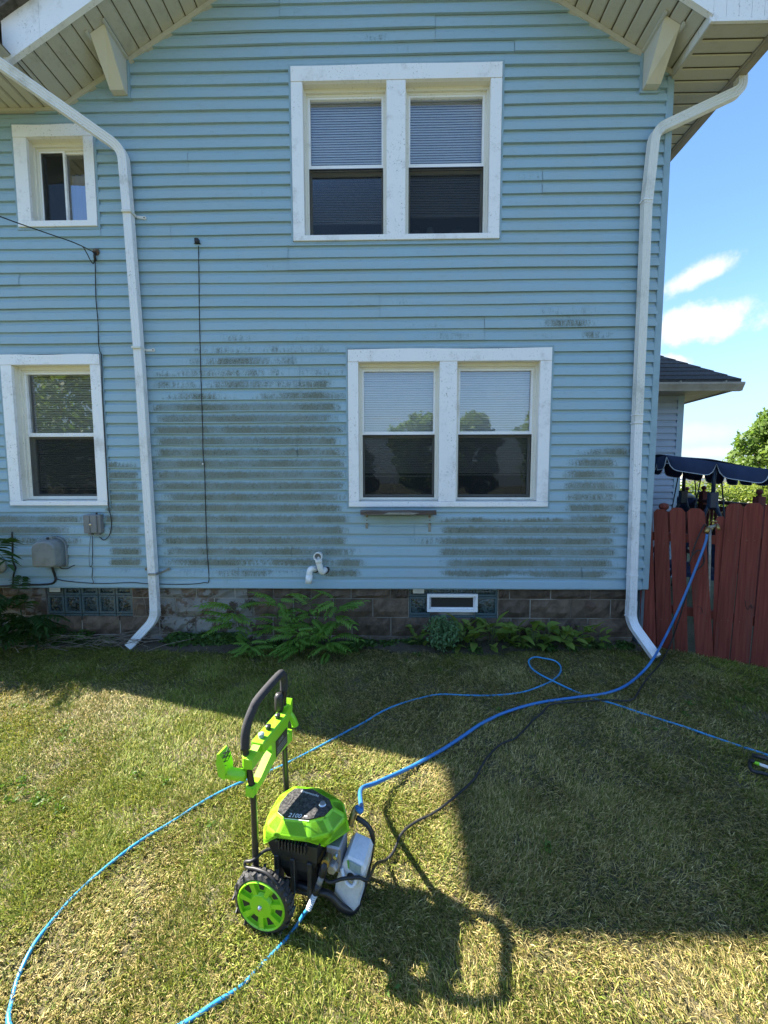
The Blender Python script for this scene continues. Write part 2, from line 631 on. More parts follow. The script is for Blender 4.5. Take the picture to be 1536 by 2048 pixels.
M = {}
M['siding'] = siding_mat()
M['jchannel'] = plain('blue_trim_channel', (0.265, 0.385, 0.46), 0.5, (0.205, 0.30, 0.35), 6.0, 0.6)
M['white'] = trim_mat('white_trim', (0.82, 0.82, 0.85), (0.20, 0.19, 0.165), 0.85, 0.9)
M['dirty_white'] = trim_mat('dirty_white_metal', (0.66, 0.66, 0.63), (0.17, 0.17, 0.12), 0.8, 0.7)
M['vinyl'] = trim_mat('window_vinyl', (0.74, 0.72, 0.66), (0.25, 0.21, 0.15), 0.5, 0.5)
M['soffit'] = trim_mat('cream_soffit', (0.49, 0.475, 0.415), (0.18, 0.16, 0.11), 0.65, 0.4)
M['soffit_gap'] = plain('soffit_groove', (0.16, 0.14, 0.10), 0.9, (0.10, 0.09, 0.06))
M['bracket'] = trim_mat('cream_bracket', (0.55, 0.53, 0.465), (0.22, 0.19, 0.13), 0.4, 0.3)
M['downspout'] = trim_mat('white_downspout', (0.73, 0.74, 0.77), (0.20, 0.20, 0.15), 0.95, 1.0)
M['shingle'] = plain('asphalt_shingle', (0.045, 0.045, 0.048), 0.95, (0.09, 0.085, 0.08), 30.0, 0.6, bump=0.6, bscale=160.0, vary=0.2)
M['moss_edge'] = plain('mossy_roof_edge', (0.05, 0.048, 0.04), 0.95, (0.16, 0.15, 0.14), 18.0, 0.6, bump=0.7)
M['stone'] = stone_mat()
M['mortar'] = plain('mortar', (0.13, 0.105, 0.085), 0.95, (0.46, 0.43, 0.38), 3.0, 0.9, bump=0.5)
M['inside'] = plain('interior_wall', (0.20, 0.19, 0.18), 0.8, (0.24, 0.22, 0.20))
M['glass'] = glass_mat()
M['glass_up'] = glass_mat('upper_window_glass', refl=0.7)
M['screen'] = screen_mat()
M['blind'] = plain('blind_slats', (0.76, 0.78, 0.80), 0.55, (0.66, 0.69, 0.72), 3.0, 0.5)
M['blind_beige'] = plain('beige_blind_slats', (0.52, 0.52, 0.46), 0.6, (0.44, 0.43, 0.37), 3.0, 0.5)
M['curtain'] = plain('blue_curtain', (0.16, 0.20, 0.34), 0.8, (0.12, 0.15, 0.27), 5.0, 0.5)
M['glassblock'] = None
M['pvc'] = plain('white_pvc', (0.78, 0.79, 0.80), 0.35, (0.66, 0.67, 0.66), 9.0, 0.4)
M['rubber_dark'] = plain('dark_rubber', (0.018, 0.018, 0.020), 0.55, (0.035, 0.034, 0.033), 20.0, 0.5)
M['cable'] = plain('black_cable', (0.016, 0.016, 0.018), 0.5, (0.03, 0.03, 0.03), 12.0, 0.5)
M['greybox'] = plain('grey_utility_box', (0.20, 0.205, 0.21), 0.55, (0.15, 0.155, 0.16), 9.0, 0.6, dirt=(0.09, 0.09, 0.08), damt=0.4)
M['meter'] = plain('grey_meter_cover', (0.23, 0.245, 0.245), 0.5, (0.18, 0.195, 0.19), 6.0, 0.6, dirt=(0.10, 0.11, 0.09), damt=0.5)
M['beige'] = plain('beige_fitting', (0.46, 0.42, 0.34), 0.6, (0.30, 0.27, 0.21), 8.0, 0.5)
M['rust'] = plain('rusty_metal', (0.10, 0.055, 0.03), 0.85, (0.20, 0.17, 0.14), 40.0, 0.7, bump=0.4)
M['galv'] = plain('galvanised_metal', (0.30, 0.30, 0.27), 0.55, (0.17, 0.16, 0.13), 30.0, 0.7, metal=0.3)
M['barkwood'] = wood_mat('weathered_shelf_wood', (0.055, 0.038, 0.028), (0.12, 0.09, 0.07), (0.24, 0.23, 0.20), axis='x', wear=0.4)
M['chipwood'] = plain('bare_chipped_wood', (0.26, 0.25, 0.22), 0.8, (0.18, 0.16, 0.13), 30.0, 0.6)
M['picket'] = wood_mat('red_fence_paint', (0.135, 0.028, 0.019), (0.215, 0.052, 0.036), (0.115, 0.058, 0.048), wear=0.85)
M['deckred'] = wood_mat('dark_red_deck_paint', (0.085, 0.020, 0.016), (0.135, 0.035, 0.028), (0.06, 0.02, 0.017), wear=0.5)
M['annex'] = plain('pale_blue_siding', (0.32, 0.375, 0.46), 0.55, (0.28, 0.335, 0.42), 5.0, 0.5)
M['annex_trim'] = plain('pale_blue_trim', (0.30, 0.40, 0.47), 0.5, (0.26, 0.35, 0.42), 5.0, 0.5)
M['tan_gutter'] = plain('tan_gutter', (0.33, 0.30, 0.26), 0.5, (0.22, 0.20, 0.17), 6.0, 0.6)
M['navy'] = plain('navy_canvas', (0.020, 0.035, 0.085), 0.85, (0.030, 0.048, 0.105), 7.0, 0.6, bump=0.3, bscale=220.0)
M['piping'] = plain('white_piping', (0.55, 0.57, 0.60), 0.7, (0.45, 0.46, 0.47))
M['navy_steel'] = plain('navy_steel', (0.018, 0.030, 0.055), 0.35, (0.03, 0.045, 0.07), 12.0, 0.5)
M['black_metal'] = plain('black_painted_steel', (0.014, 0.014, 0.016), 0.35, (0.022, 0.022, 0.024), 30.0, 0.5, spec=0.5)
M['foam'] = plain('black_foam_grip', (0.028, 0.028, 0.032), 0.85, (0.045, 0.043, 0.045), 40.0, 0.5, bump=0.3, bscale=400.0)
M['green'] = plain('lime_green_plastic', (0.23, 0.58, 0.012), 0.34, (0.26, 0.62, 0.025), 30.0, 0.4, bump=0.06, bscale=500.0, spec=0.5, space='obj', dirt=(0.30, 0.36, 0.10), dscale=14.0, damt=0.35)
M['black_plastic'] = plain('black_plastic', (0.020, 0.020, 0.022), 0.42, (0.036, 0.036, 0.038), 30.0, 0.5, bump=0.15, bscale=300.0)
M['dusty_black'] = plain('dusty_black_plate', (0.014, 0.014, 0.016), 0.45, (0.10, 0.095, 0.09), 120.0, 0.75, bump=0.2, bscale=300.0)
M['tyre'] = plain('tyre_rubber', (0.022, 0.022, 0.023), 0.5, (0.05, 0.048, 0.045), 60.0, 0.6, bump=0.3, bscale=200.0)
M['chrome'] = plain('bright_steel', (0.55, 0.55, 0.56), 0.25, (0.4, 0.4, 0.4), 20.0, 0.5, metal=1.0)
M['alu'] = plain('cast_aluminium', (0.38, 0.37, 0.38), 0.45, (0.25, 0.24, 0.25), 30.0, 0.6, metal=0.7)
M['brass'] = plain('dull_brass', (0.36, 0.26, 0.10), 0.4, (0.22, 0.15, 0.06), 40.0, 0.5, metal=0.8)
M['hose'] = plain('blue_hose', (0.028, 0.155, 0.42), 0.32, (0.035, 0.19, 0.47), 6.0, 0.5, spec=0.5)
M['thin_hose'] = plain('light_blue_hose', (0.030, 0.235, 0.50), 0.32, (0.04, 0.28, 0.54), 6.0, 0.5, spec=0.5)
M['print'] = plain('white_print', (0.72, 0.73, 0.74), 0.6)
M['greyprint'] = plain('grey_print', (0.28, 0.29, 0.30), 0.6)
M['label_grey'] = plain('grey_label', (0.24, 0.33, 0.36), 0.5, (0.16, 0.22, 0.24), 90.0, 0.6)
M['label_green'] = plain('green_label', (0.10, 0.32, 0.06), 0.5)
M['tag'] = plain('cream_paper_tag', (0.50, 0.46, 0.36), 0.7, (0.40, 0.36, 0.28), 20.0, 0.5)
M['twig'] = plain('dry_twig', (0.17, 0.14, 0.105), 0.85, (0.26, 0.22, 0.175), 25.0, 0.6)
M['stem'] = plain('plant_stem', (0.060, 0.085, 0.03), 0.7, (0.10, 0.075, 0.035), 18.0, 0.6)
M['fern'] = leaf_mat('fern_leaf', (0.095, 0.215, 0.030), (0.19, 0.33, 0.060))
M['darkfern'] = leaf_mat('dark_fern_leaf', (0.020, 0.055, 0.014), (0.042, 0.095, 0.024))
M['broad'] = leaf_mat('broad_leaf', (0.10, 0.19, 0.032), (0.24, 0.31, 0.065), c3=(0.28, 0.25, 0.07))
M['feather'] = leaf_mat('grey_green_leaf', (0.10, 0.19, 0.08), (0.17, 0.28, 0.13), attr=True)
M['cover'] = leaf_mat('ground_cover_leaf', (0.035, 0.085, 0.017), (0.11, 0.19, 0.042), attr=True)
M['weed'] = leaf_mat('lawn_weed_leaf', (0.065, 0.135, 0.022), (0.105, 0.18, 0.030), attr=True)
M['tree_leaf'] = leaf_mat('tree_leaf', (0.075, 0.135, 0.025), (0.16, 0.22, 0.055), trans=0.5, attr=True)
M['hedge_leaf'] = leaf_mat('hedge_leaf', (0.11, 0.17, 0.025), (0.22, 0.26, 0.050), trans=0.5, attr=True)
M['litter'] = leaf_mat('dead_leaf', (0.10, 0.065, 0.035), (0.24, 0.17, 0.09), trans=.15, attr=True)
M['bark'] = plain('bark', (0.07, 0.055, 0.04), 0.9, (0.12, 0.10, 0.08), 12.0, 0.6, bump=0.6)
M['blade'] = blade_mat()
M['lawn'] = lawn_mat()
M['soil'] = plain('bed_soil', (0.050, 0.040, 0.028), 0.95, (0.085, 0.070, 0.045), 25.0, 0.6, bump=0.8, bscale=50.0)
M['field'] = plain('pale_field', (0.30, 0.28, 0.20), 0.9, (0.36, 0.33, 0.25), 1.0, 0.6)
M['ceramic'] = plain('dark_figurine', (0.05, 0.035, 0.028), 0.4, (0.09, 0.06, 0.045), 30.0, 0.5)
M['whitecloth'] = plain('white_cloth', (0.55, 0.53, 0.50), 0.85, (0.45, 0.43, 0.42), 12.0, 0.5)
M['pinkcloth'] = plain('dusty_pink_cloth', (0.30, 0.16, 0.17), 0.85, (0.22, 0.12, 0.13), 18.0, 0.5)


def glass_block_mat():
    m, g, b = new_mat('glass_block')
    p = g.pos()
    w = g.noise(p, 26.0, 2.0, 0.5, dist=1.2)
    c = g.mix(g.ss(w, 0.35, 0.65), (0.008, 0.016, 0.018), (0.055, 0.085, 0.092))
    g.l.new(c, b.inputs['Base Color'])
    b.inputs['Roughness'].default_value = 0.08
    b.inputs['Specular IOR Level'].default_value = 0.7
    g.l.new(g.bump(w, 0.55, 0.02), b.inputs['Normal'])
    return m


M['glassblock'] = glass_block_mat()
M['blockrim'] = plain('glass_block_rim', (0.085, 0.125, 0.135), 0.25, (0.06, 0.09, 0.10), 20.0, 0.5)


def tank_mat():
    m, g, b = new_mat('milky_white_plastic')
    g.put(b.inputs['Base Color'], g.mix(g.ss(g.noise(g.objpos(), 60.0, 4.0), 0.4, 0.7), (0.66, 0.67, 0.70), (0.58, 0.60, 0.64)))
    b.inputs['Roughness'].default_value = 0.38
    b.inputs['Subsurface Weight'].default_value = 0.25
    b.inputs['Subsurface Radius'].default_value = (0.02, 0.02, 0.02)
    g.l.new(g.bump(g.noise(g.objpos(), 90.0, 3.0), 0.15, 0.003), b.inputs['Normal'])
    return m


M['tank'] = tank_mat()
# ------------------------------------------------------------------ the ground
def sheet(name, pts, z, mat, kind='structure'):
    o = MB().add([(x, y, z) for x, y in pts], [list(range(len(pts)))]).build(name, mat)
    return tag(o, kind=kind)


_b = MB()
xs = [-400, -60, -14, -5.7, 3.9, 14, 60, 400]
ys = [-400, -60, -14, -0.42, 0.0, 8.0, 60, 900]
_b.add([(x, y, 0.0) for y in ys for x in xs],
       [(j * 8 + i, j * 8 + i + 1, (j + 1) * 8 + i + 1, (j + 1) * 8 + i) for j in range(7) for i in range(7)])
tag(_b.build('lawn', M['lawn']), kind='structure')
# planting bed along the foundation, slightly raised and uneven
_b = MB()
NX, NY = 60, 5
_v, _q = [], []
for j in range(NY + 1):
    for i in range(NX + 1):
        x = -5.2 + 7.75 * i / NX
        edge = 0.20 + 0.07 * math.sin(x * 2.3) + 0.05 * math.sin(x * 7.1 + 1)
        y = 0.03 - edge * j / NY
        h = 0.05 * math.sin(math.pi * min(1, (NY - j) / NY * 0.75)) + random.uniform(-.006, .006)
        _v.append((x, y, 0.004 + max(0, h) * (j < NY)))
for j in range(NY):
    for i in range(NX):
        a = j * (NX + 1) + i
        _q.append((a, a + 1, a + NX + 2, a + NX + 1))
tag(MB().add(_v, _q, True).build('garden_bed', M['soil']), kind='structure')

# ------------------------------------------------------------------ the house
HOUSE = empty('house', (-1.3, 0.05, 0), 'two storey gabled house clad in blue vinyl siding stained with green algae', 'house')
X_L, X_R = -5.23, 2.64           # wall corners
RX, RZ, RS = -0.12, 7.22, 0.60   # gable: ridge x, height of the soffit line at the ridge, slope
OV = 0.45                        # rake overhang
OVW = 0.60                       # eave overhang of the wing to the left
ZE = 5.35                        # soffit height of that eave
ZQ = 5.50                        # soffit height of the boxed eave on the right


def zr(x):
    return RZ - RS * abs(x - RX)


# windows: outer casing rectangle (x0,x1,z0,z1), measured on the wall
def casing(xl, xr, zt, zb):
    return [WX(*xl), WX(*xr), WZ(*zb), WZ(*zt)]


WIN = {
    'upper': casing((583.5, 300), (1002, 300), (790, 127), (790, 479.5)),
    'lower': casing((696.5, 855), (1100, 855), (890, 696), (890, 1013.5)),
    'left': casing((9.5, 860), (207, 860), (105, 708), (110, 1011)),
    'small': casing((30, 350), (189, 350), (105, 248), (110, 453)),
}
J = 0.022                        # width of the blue channel round each casing
HOLES = [(a - J, b + J, c - J, d + J) for a, b, c, d in WIN.values()]


def wall_boards(parent, x0, x1, z0, z_top, y0, e, mat, holes, seams, clip=None, name='siding_board', dirs=-1):
    """dutch-lap boards, one object each, cut round the windows and under the roof"""
    n = 0
    k = 0
    z = z0
    prof = [(0.0, 0.002), (0.0, 0.0225), (0.58, 0.0160), (0.62, 0.0150), (0.72, 0.0050), (0.80, 0.0030), (1.0, 0.0020)]
    while z < z_top - 0.02:
        segs = [(x0, x1, 0.0, 1.0)]
        zt = z + e
        for (a, b, c, d) in holes:
            if c < zt and d > z:
                nn = []
                for s0, s1, f0, f1 in segs:
                    if b <= s0 or a >= s1: nn.append((s0, s1, f0, f1)); continue
                    if a > s0: nn.append((s0, a, f0, f1))
                    # the strip of board left above or below the opening
                    if (c - z) / e > .08: nn.append((max(a, s0), min(b, s1), 0.0, (c - z) / e))
                    if (zt - d) / e > .08: nn.append((max(a, s0), min(b, s1), (d - z) / e, 1.0))
                    if b < s1: nn.append((b, s1, f0, f1))
                segs = nn
        if len(segs) > 1:                      # join full-height neighbours of a partly cut board
            jn = [segs[0]]
            for s_ in segs[1:]:
                jn.append(s_)
            segs = jn
        cuts = sorted(seams(k))
        out = []
        for s0, s1, f0, f1 in segs:
            p = s0
            for c in cuts:
                if p + 0.12 < c < s1 - 0.12 and f1 - f0 > .99:
                    out.append((p, c - 0.0016, f0, f1)); p = c + 0.0016
            out.append((p, s1, f0, f1))
        for q, (s0, s1, f0, f1) in enumerate(out):
            pr_ = [(f, d_) for f, d_ in prof if f0 < f < f1]
            itp = lambda f: float(np.interp(f, [0.0005] + [t_[0] for t_ in prof[1:]], [t_[1] for t_ in prof[1:2]] + [t_[1] for t_ in prof[1:]]))
            pr_ = ([(0.0, .002), (0.0, .0225)] if f0 <= 0 else [(f0, .001), (f0, itp(f0))]) + [t_ for t_ in pr_ if t_[0] > 0] + [(f1, itp(f1))]
            dy = 0.0032 * ((q + k) % 2) if len(segs) == 1 else 0.0
            wav = random.uniform(-0.0012, 0.0012)
            vs, ok = [], True
            nseg = max(1, int((s1 - s0) / 0.35))
            cols = []
            for t in range(nseg + 1):
                ring = []
                for (fz, dp) in pr_:
                    zz = z + fz * e
                    a, b = s0, s1
                    if clip:
                        a, b = max(a, clip(zz)[0]), min(b, clip(zz)[1])
                        if b - a < 0.03: ok = False
                    bow = 0.0016 * math.sin(7.0 * (s0 + t) + k) + wav
                    xx = a + (b - a) * t / nseg
                    sag = .0026 * math.sin(xx * 1.3 + k * .45) + .0016 * math.sin(xx * 3.7 + k * .8)
                    ring.append((xx, y0 + dirs * (dp + dy + (bow if 0.01 < fz < .7 or dp > .01 else 0)), zz + sag * (1 if f1 - f0 > .99 else 0)))
                cols.append(ring)
            if not ok: continue
            mb = MB()
            m = len(pr_)
            mb.add([p for r_ in cols for p in r_],
                   [(t * m + i, (t + 1) * m + i, (t + 1) * m + i + 1, t * m + i + 1) for t in range(nseg) for i in range(m - 1)])
            o = mb.build(name, mat, parent, fix=False)
            n += 1
        z += e
        k += 1
    return n


def seams_main(k):
    pr = k // 2
    r_ = random.Random(pr * 13 + 5)
    photo = {0: [W(478, 1150)[0], W(1162, 1150)[0]], 1: [W(584, 1110)[0]], 2: [W(828, 1075)[0]], 3: [W(148, 1060)[0]],
             12: [W(760, 600)[0]], 13: [W(45, 610)[0]], 14: [W(578, 560)[0]], 16: [W(222, 520)[0], W(695, 515)[0]], 10: [W(585, 680)[0]],
             23: [W(870, 100)[0]], 25: [W(1054, 55)[0]]}
    if pr in photo: return photo[pr]
    return [r_.uniform(-4.6, -3.2), r_.uniform(-0.6, 1.8)] if pr % 3 else [r_.uniform(-2.3, 0.4)]


def clip_gable(z):
    lo, hi = X_L, X_R - 0.03
    if z > ZE - 0.01:
        lo = max(lo, -(RZ - z) / RS + RX + 0.0)
        hi = min(hi, (RZ - z) / RS + RX)
    return lo, hi


wall_boards(HOUSE, X_L, X_R - 0.03, Z_BASE, 7.15, 0.0, E_, M['siding'], HOLES, seams_main, clip_gable)

# sheathing behind the boards, with the window openings, and the other three walls
mb = MB()
gx = sorted({X_L, X_R, -3.25, *[h[0] + J + .03 for h in HOLES], *[h[1] - J - .03 for h in HOLES]})
gz = sorted({Z_BASE - 0.0, ZE, *[h[2] + J + .03 for h in HOLES], *[h[3] - J - .03 for h in HOLES]})
for i in range(len(gx) - 1):
    for j in range(len(gz) - 1):
        cx, cz = (gx[i] + gx[i + 1]) / 2, (gz[j] + gz[j + 1]) / 2
        if cz > ZE:
            continue
        if any(h[0] < cx < h[1] and h[2] < cz < h[3] for h in HOLES): continue
        mb.add([(gx[i], 0.006, gz[j]), (gx[i + 1], 0.006, gz[j]), (gx[i + 1], 0.006, gz[j + 1]), (gx[i], 0.006, gz[j + 1])], [(0, 1, 2, 3)])
# gable part above the eave (with the upper part of the top windows cut out)
for a, b in zip([-3.25] + gx[:], gx[:] + [X_R]):
    pass
ux0, ux1, uz1 = WIN['upper'][0] + .03, WIN['upper'][1] - .03, WIN['upper'][3] - .03
mb.add([(-3.236, .006, ZE), (ux0, .006, ZE), (ux0, .006, zr(ux0)), ], [(0, 1, 2)])
mb.add([(ux1, .006, ZE), (X_R, .006, ZE), (X_R, .006, zr(X_R) + .001), (ux1, .006, zr(ux1))], [(0, 1, 2, 3)])
mb.add([(ux0, .006, uz1), (ux1, .006, uz1), (ux1, .006, zr(ux1)), (RX, .006, RZ), (ux0, .006, zr(ux0))], [(0, 1, 2, 3, 4)])
YB = 8.0
for (xa, ya, xb, yb) in ((X_L, .006, X_L, YB), (X_L, YB, X_R, YB), (X_R, YB, X_R, .006)):
    mb.add([(xa, ya, 0), (xb, yb, 0), (xb, yb, 5.45), (xa, ya, 5.45)], [(0, 1, 2, 3)])
mb.build('wall', M['annex_trim'], HOUSE)
# rooms: dark interior skin set back from the windows
mb = MB()
for (z0, z1) in ((0.75, 3.35), (3.5, 6.1)):
    mb.add([(X_L + .1, 3.6, z0), (X_R - .1, 3.6, z0), (X_R - .1, 3.6, z1), (X_L + .1, 3.6, z1)], [(0, 1, 2, 3)])
    mb.add([(X_L + .1, .16, z0), (X_R - .1, .16, z0), (X_R - .1, 3.6, z0), (X_L + .1, 3.6, z0)], [(0, 1, 2, 3)])
    mb.add([(X_L + .1, .16, z1), (X_R - .1, .16, z1), (X_R - .1, 3.6, z1), (X_L + .1, 3.6, z1)], [(0, 1, 2, 3)])
    for xw in (X_L + .1, -2.4, X_R - .1):
        mb.add([(xw, .16, z0), (xw, 3.6, z0), (xw, 3.6, z1), (xw, .16, z1)], [(0, 1, 2, 3)])
mb.build('interior', M['inside'], HOUSE)

# corner posts (right one is in view)
for xa, xb in ((X_R - 0.045, X_R + 0.02), (X_L - 0.02, X_L + 0.045)):
    mb = MB()
    mb.box(xa, xb, -0.024, 0.10, Z_BASE - 0.005, ZQ + 0.02, 0.004)
    mb.build('corner_post', M['jchannel'], HOUSE)
# starter strip under the lowest board
MB().box(X_L, X_R - .045, -0.012, 0.02, Z_BASE - 0.012, Z_BASE - 0.001).build('starter_strip', M['jchannel'], HOUSE)


# ------------------------------------------------------------------ windows
def frame_box(mb, x0, x1, z0, z1, w, y0, y1, wb=None, wt=None):
    wb = w if wb is None else wb
    wt = w if wt is None else wt
    mb.box(x0, x0 + w, y0, y1, z0, z1)
    mb.box(x1 - w, x1, y0, y1, z0, z1)
    mb.box(x0 + w, x1 - w, y0, y1, z1 - wt, z1)
    mb.box(x0 + w, x1 - w, y0, y1, z0, z0 + wb)


def blind(parent, x0, x1, z0, z1, y, mat, pitch=0.024, droop=None):
    mb = MB()
    n = int((z1 - z0) / pitch)
    for i in range(n):
        z = z1 - i * pitch
        tl = random.uniform(-.0012, .0012)
        dz0 = droop(i / n, 0) if droop else 0
        dz1 = droop(i / n, 1) if droop else 0
        vs = []
        for xx, d in ((x0, dz0 + tl), ((x0 + x1) / 2, (dz0 + dz1) / 2 - .001), (x1, dz1 - tl)):
            vs += [(xx, y + .004, z + d), (xx, y - .003, z + d - .010), (xx, y - .003, z + d - .0215)]
        mb.add(vs, [(0, 3, 4, 1), (1, 4, 5, 2), (3, 6, 7, 4), (4, 7, 8, 5)], True)
    mb.box(x0, x1, y - .012, y + .012, z1, z1 + .025)
    mb.box(x0, x1, y - .008, y + .008, z0 - .012, z0)
    o = mb.build('blind', mat, parent, fix=False)
    tag(o, kind='stuff')
    return o


def window(key, opens, head, side, sill, mull=None, style='hung', blind_mat='blind', blind_to=(0.0, 0.0), yb=0.16):
    """casing boards on the wall; each opening holds a recessed vinyl sash pair"""
    x0, x1, z0, z1 = WIN[key]
    YC = -0.030                                     # face of the casing
    mb = MB()
    frame_box(mb, x0 - J, x1 + J, z0 - J, z1 + J, J - .003, -0.022, 0.004)
    wo = mb.build('window', M['jchannel'], HOUSE)
    par = wo
    zb, zt = z0 + sill, z1 - head
    # head board: a slightly wavy coil-wrapped board
    hb = MB()
    n = 10
    rings = []
    for i in range(n + 1):
        t = i / n
        xx = x0 + .002 + (x1 - x0 - .004) * t
        wv = 0.004 * math.sin(t * 9 + x0 * 3)
        rings.append([(xx, YC - .004, zt + .0), (xx, YC - .004 + .3 * wv, z1 + wv - .005), (xx, .0, z1 + wv - .005), (xx, .0, zt)])
    hb.loft(rings, True, False)
    hb.build('head_casing', M['white'], par)
    for (a, b) in ((x0, x0 + side[0]), (x1 - side[1], x1)) + (((mull[0], mull[1]),) if mull else ()):
        MB().box(a, b, YC, 0.0, zb - .0105, zt - .001, .002).build('side_casing', M['white'], par)
    sb = MB()
    sb.box(x0, x1, YC - .006, 0.0, z0, zb - .012, .002)
    sb.build('sill', M['white'], par)
    D = 0.085                                        # depth of the reveal
    for (a, b) in opens:
        lin = MB()
        lin.box(a - .004, a, 0.0, D + .05, zb, zt)
        lin.box(b, b + .004, 0.0, D + .05, zb, zt)
        lin.box(a - .004, b + .004, 0.0, D + .05, zt, zt + .004)
        lin.add([(a - .004, -.03, zb - .012), (b + .004, -.03, zb - .012), (b + .004, D + .05, zb + .01), (a - .004, D + .05, zb + .01),
                 (a - .004, -.03, zb - .030), (b + .004, -.03, zb - .030), (b + .004, D + .05, zb - .03), (a - .004, D + .05, zb - .03)],
                [(0, 1, 2, 3), (4, 7, 6, 5), (0, 4, 5, 1), (2, 6, 7, 3), (0, 3, 7, 4), (1, 5, 6, 2)])
        # stepped stops and the vinyl main frame
        frame_box(lin, a, b, zb + .004, zt, .016, D * .55, D * .8, .004, .030)
        frame_box(lin, a + .004, b - .004, zb + .006, zt - .004, .030, D * .8, D + .05, .022, .046)
        lin.build('jamb', M['vinyl'], par)
        ia, ib, iz0, iz1 = a + .030, b - .030, zb + .028, zt - .048
        if style == 'hung':
            zm = iz0 + (iz1 - iz0) * 0.505
            up = MB(); frame_box(up, ia, ib, zm - .012, iz1, .020, D * .86, D + .03, .030, .020)
            up.build('upper_sash', M['white'], par)
            lo = MB(); frame_box(lo, ia, ib, iz0, zm - .014, .022, D + .034, D + .06, .030, .026)
            lo.build('lower_sash', M['vinyl'], par)
            sc = MB(); frame_box(sc, ia, ib, iz0, zm - .013, .009, D * .84, D * .96)
            sc.build('screen_frame', M['black_plastic'] if key != 'left' else M['vinyl'], par)
            MB().add([(ia + .008, D * .9, iz0 + .008), (ib - .008, D * .9, iz0 + .008), (ib - .008, D * .9, zm - .022), (ia + .008, D * .9, zm - .022)],
                     [(0, 1, 2, 3)]).build('insect_screen', M['screen'], par)
            MB().add([(ia + .02, D + .012, zm + .018), (ib - .02, D + .012, zm + .018), (ib - .02, D + .012, iz1 - .02), (ia + .02, D + .012, iz1 - .02)],
                     [(0, 1, 2, 3)]).build('glass_pane', M['glass_up' if key in ('upper', 'left') else 'glass'], par)
            MB().add([(ia + .022, D + .047, iz0 + .03), (ib - .022, D + .047, iz0 + .03), (ib - .022, D + .047, zm - .04), (ia + .022, D + .047, zm - .04)],
                     [(0, 1, 2, 3)]).build('glass_pane', M['glass_up' if key in ('upper', 'left') else 'glass'], par)
            k = opens.index((a, b))
            bz = iz0 + .02 + blind_to[k] * (iz1 - iz0)
            dr = (lambda t, s: -.020 * s * max(0, t - .55) + .012 * (1 - s) * max(0, t - .7)) if key == 'upper' else None
            blind(par, ia + .006, ib - .006, bz, iz1 - .005, yb, M[blind_mat], droop=dr)
        else:
            xm = ia + (ib - ia) * 0.50
            for (c, d, dp) in ((ia, xm + .012, .0), (xm - .012, ib, .014)):
                sl = MB(); frame_box(sl, c, d, iz0, iz1, .020, D * .86 + dp, D + .012 + dp)
                sl.build('sliding_sash', M['white'], par)
                MB().add([(c + .019, D + .002 + dp, iz0 + .019), (d - .019, D + .002 + dp, iz0 + .019), (d - .019, D + .002 + dp, iz1 - .019), (c + .019, D + .002 + dp, iz1 - .019)],
                         [(0, 1, 2, 3)]).build('glass_pane', M['glass_up' if key in ('upper', 'left') else 'glass'], par)
            MB().add([(ia + .02, D * .88, iz0 + .02), (xm - .01, D * .88, iz0 + .02), (xm - .01, D * .88, iz1 - .02), (ia + .02, D * .88, iz1 - .02)],
                     [(0, 1, 2, 3)]).build('insect_screen', M['screen'], par)
            cu = MB()
            zc = iz0 + (iz1 - iz0) * .74
            pts = [(xm + .02 + (ib - xm) * i / 14, yb - .02 + .012 * math.sin(i * 1.7)) for i in range(15)]
            cu.add([(p[0], p[1], iz0 - .05) for p in pts] + [(p[0], p[1], zc) for p in pts], [(i, i + 1, 16 + i, 15 + i) for i in range(14)], True)
            cu.build('curtain', M['curtain'], par, fix=False)
    return wo


x0, x1, z0, z1 = WIN['upper']
window('upper', [(WX(606.5, 300), WX(773, 300)), (WX(811, 300), WX(979.5, 300))], z1 - WZ(790, 159), (WX(606.5, 300) - x0, x1 - WX(979.5, 300)),
       WZ(790, 466) - z0, (WX(773, 300), WX(811, 300)), blind_to=(0.13, 0.17))
x0, x1, z0, z1 = WIN['lower']
window('lower', [(WX(717, 860), WX(878.5, 860)), (WX(913, 860), WX(1077.5, 860))], z1 - WZ(890, 722), (WX(717, 860) - x0, x1 - WX(1077.5, 860)),
       WZ(890, 1001) - z0, (WX(878.5, 860), WX(913, 860)), blind_to=(0.16, 0.17))
x0, x1, z0, z1 = WIN['left']
window('left', [(WX(31, 860), WX(186.5, 860))], z1 - WZ(100, 729), (WX(31, 860) - x0, x1 - WX(186.5, 860)), WZ(100, 1000) - z0, blind_mat='blind_beige', blind_to=(0.05,))
x0, x1, z0, z1 = WIN['small']
window('small', [(WX(56, 350), WX(169, 350))], z1 - WZ(100, 273), (WX(56, 350) - x0, x1 - WX(169, 350)), WZ(100, 439) - z0, style='slide')

# ------------------------------------------------------------------ foundation
mb = MB()
for (xa, xb, za, zb_) in ((X_L + .06, W(86, 1200)[0], 0, .61), (W(259, 1200)[0], W(818, 1200)[0], 0, .61), (W(998, 1200)[0], X_R - .08, 0, .61),
                          (W(86, 1200)[0], W(259, 1200)[0], 0, .235), (W(818, 1200)[0], W(998, 1200)[0], 0, .235)):
    mb.box(xa, xb, 0.0445, 0.30, za - .1, zb_)
FND = mb.build('foundation', M['mortar'], HOUSE)


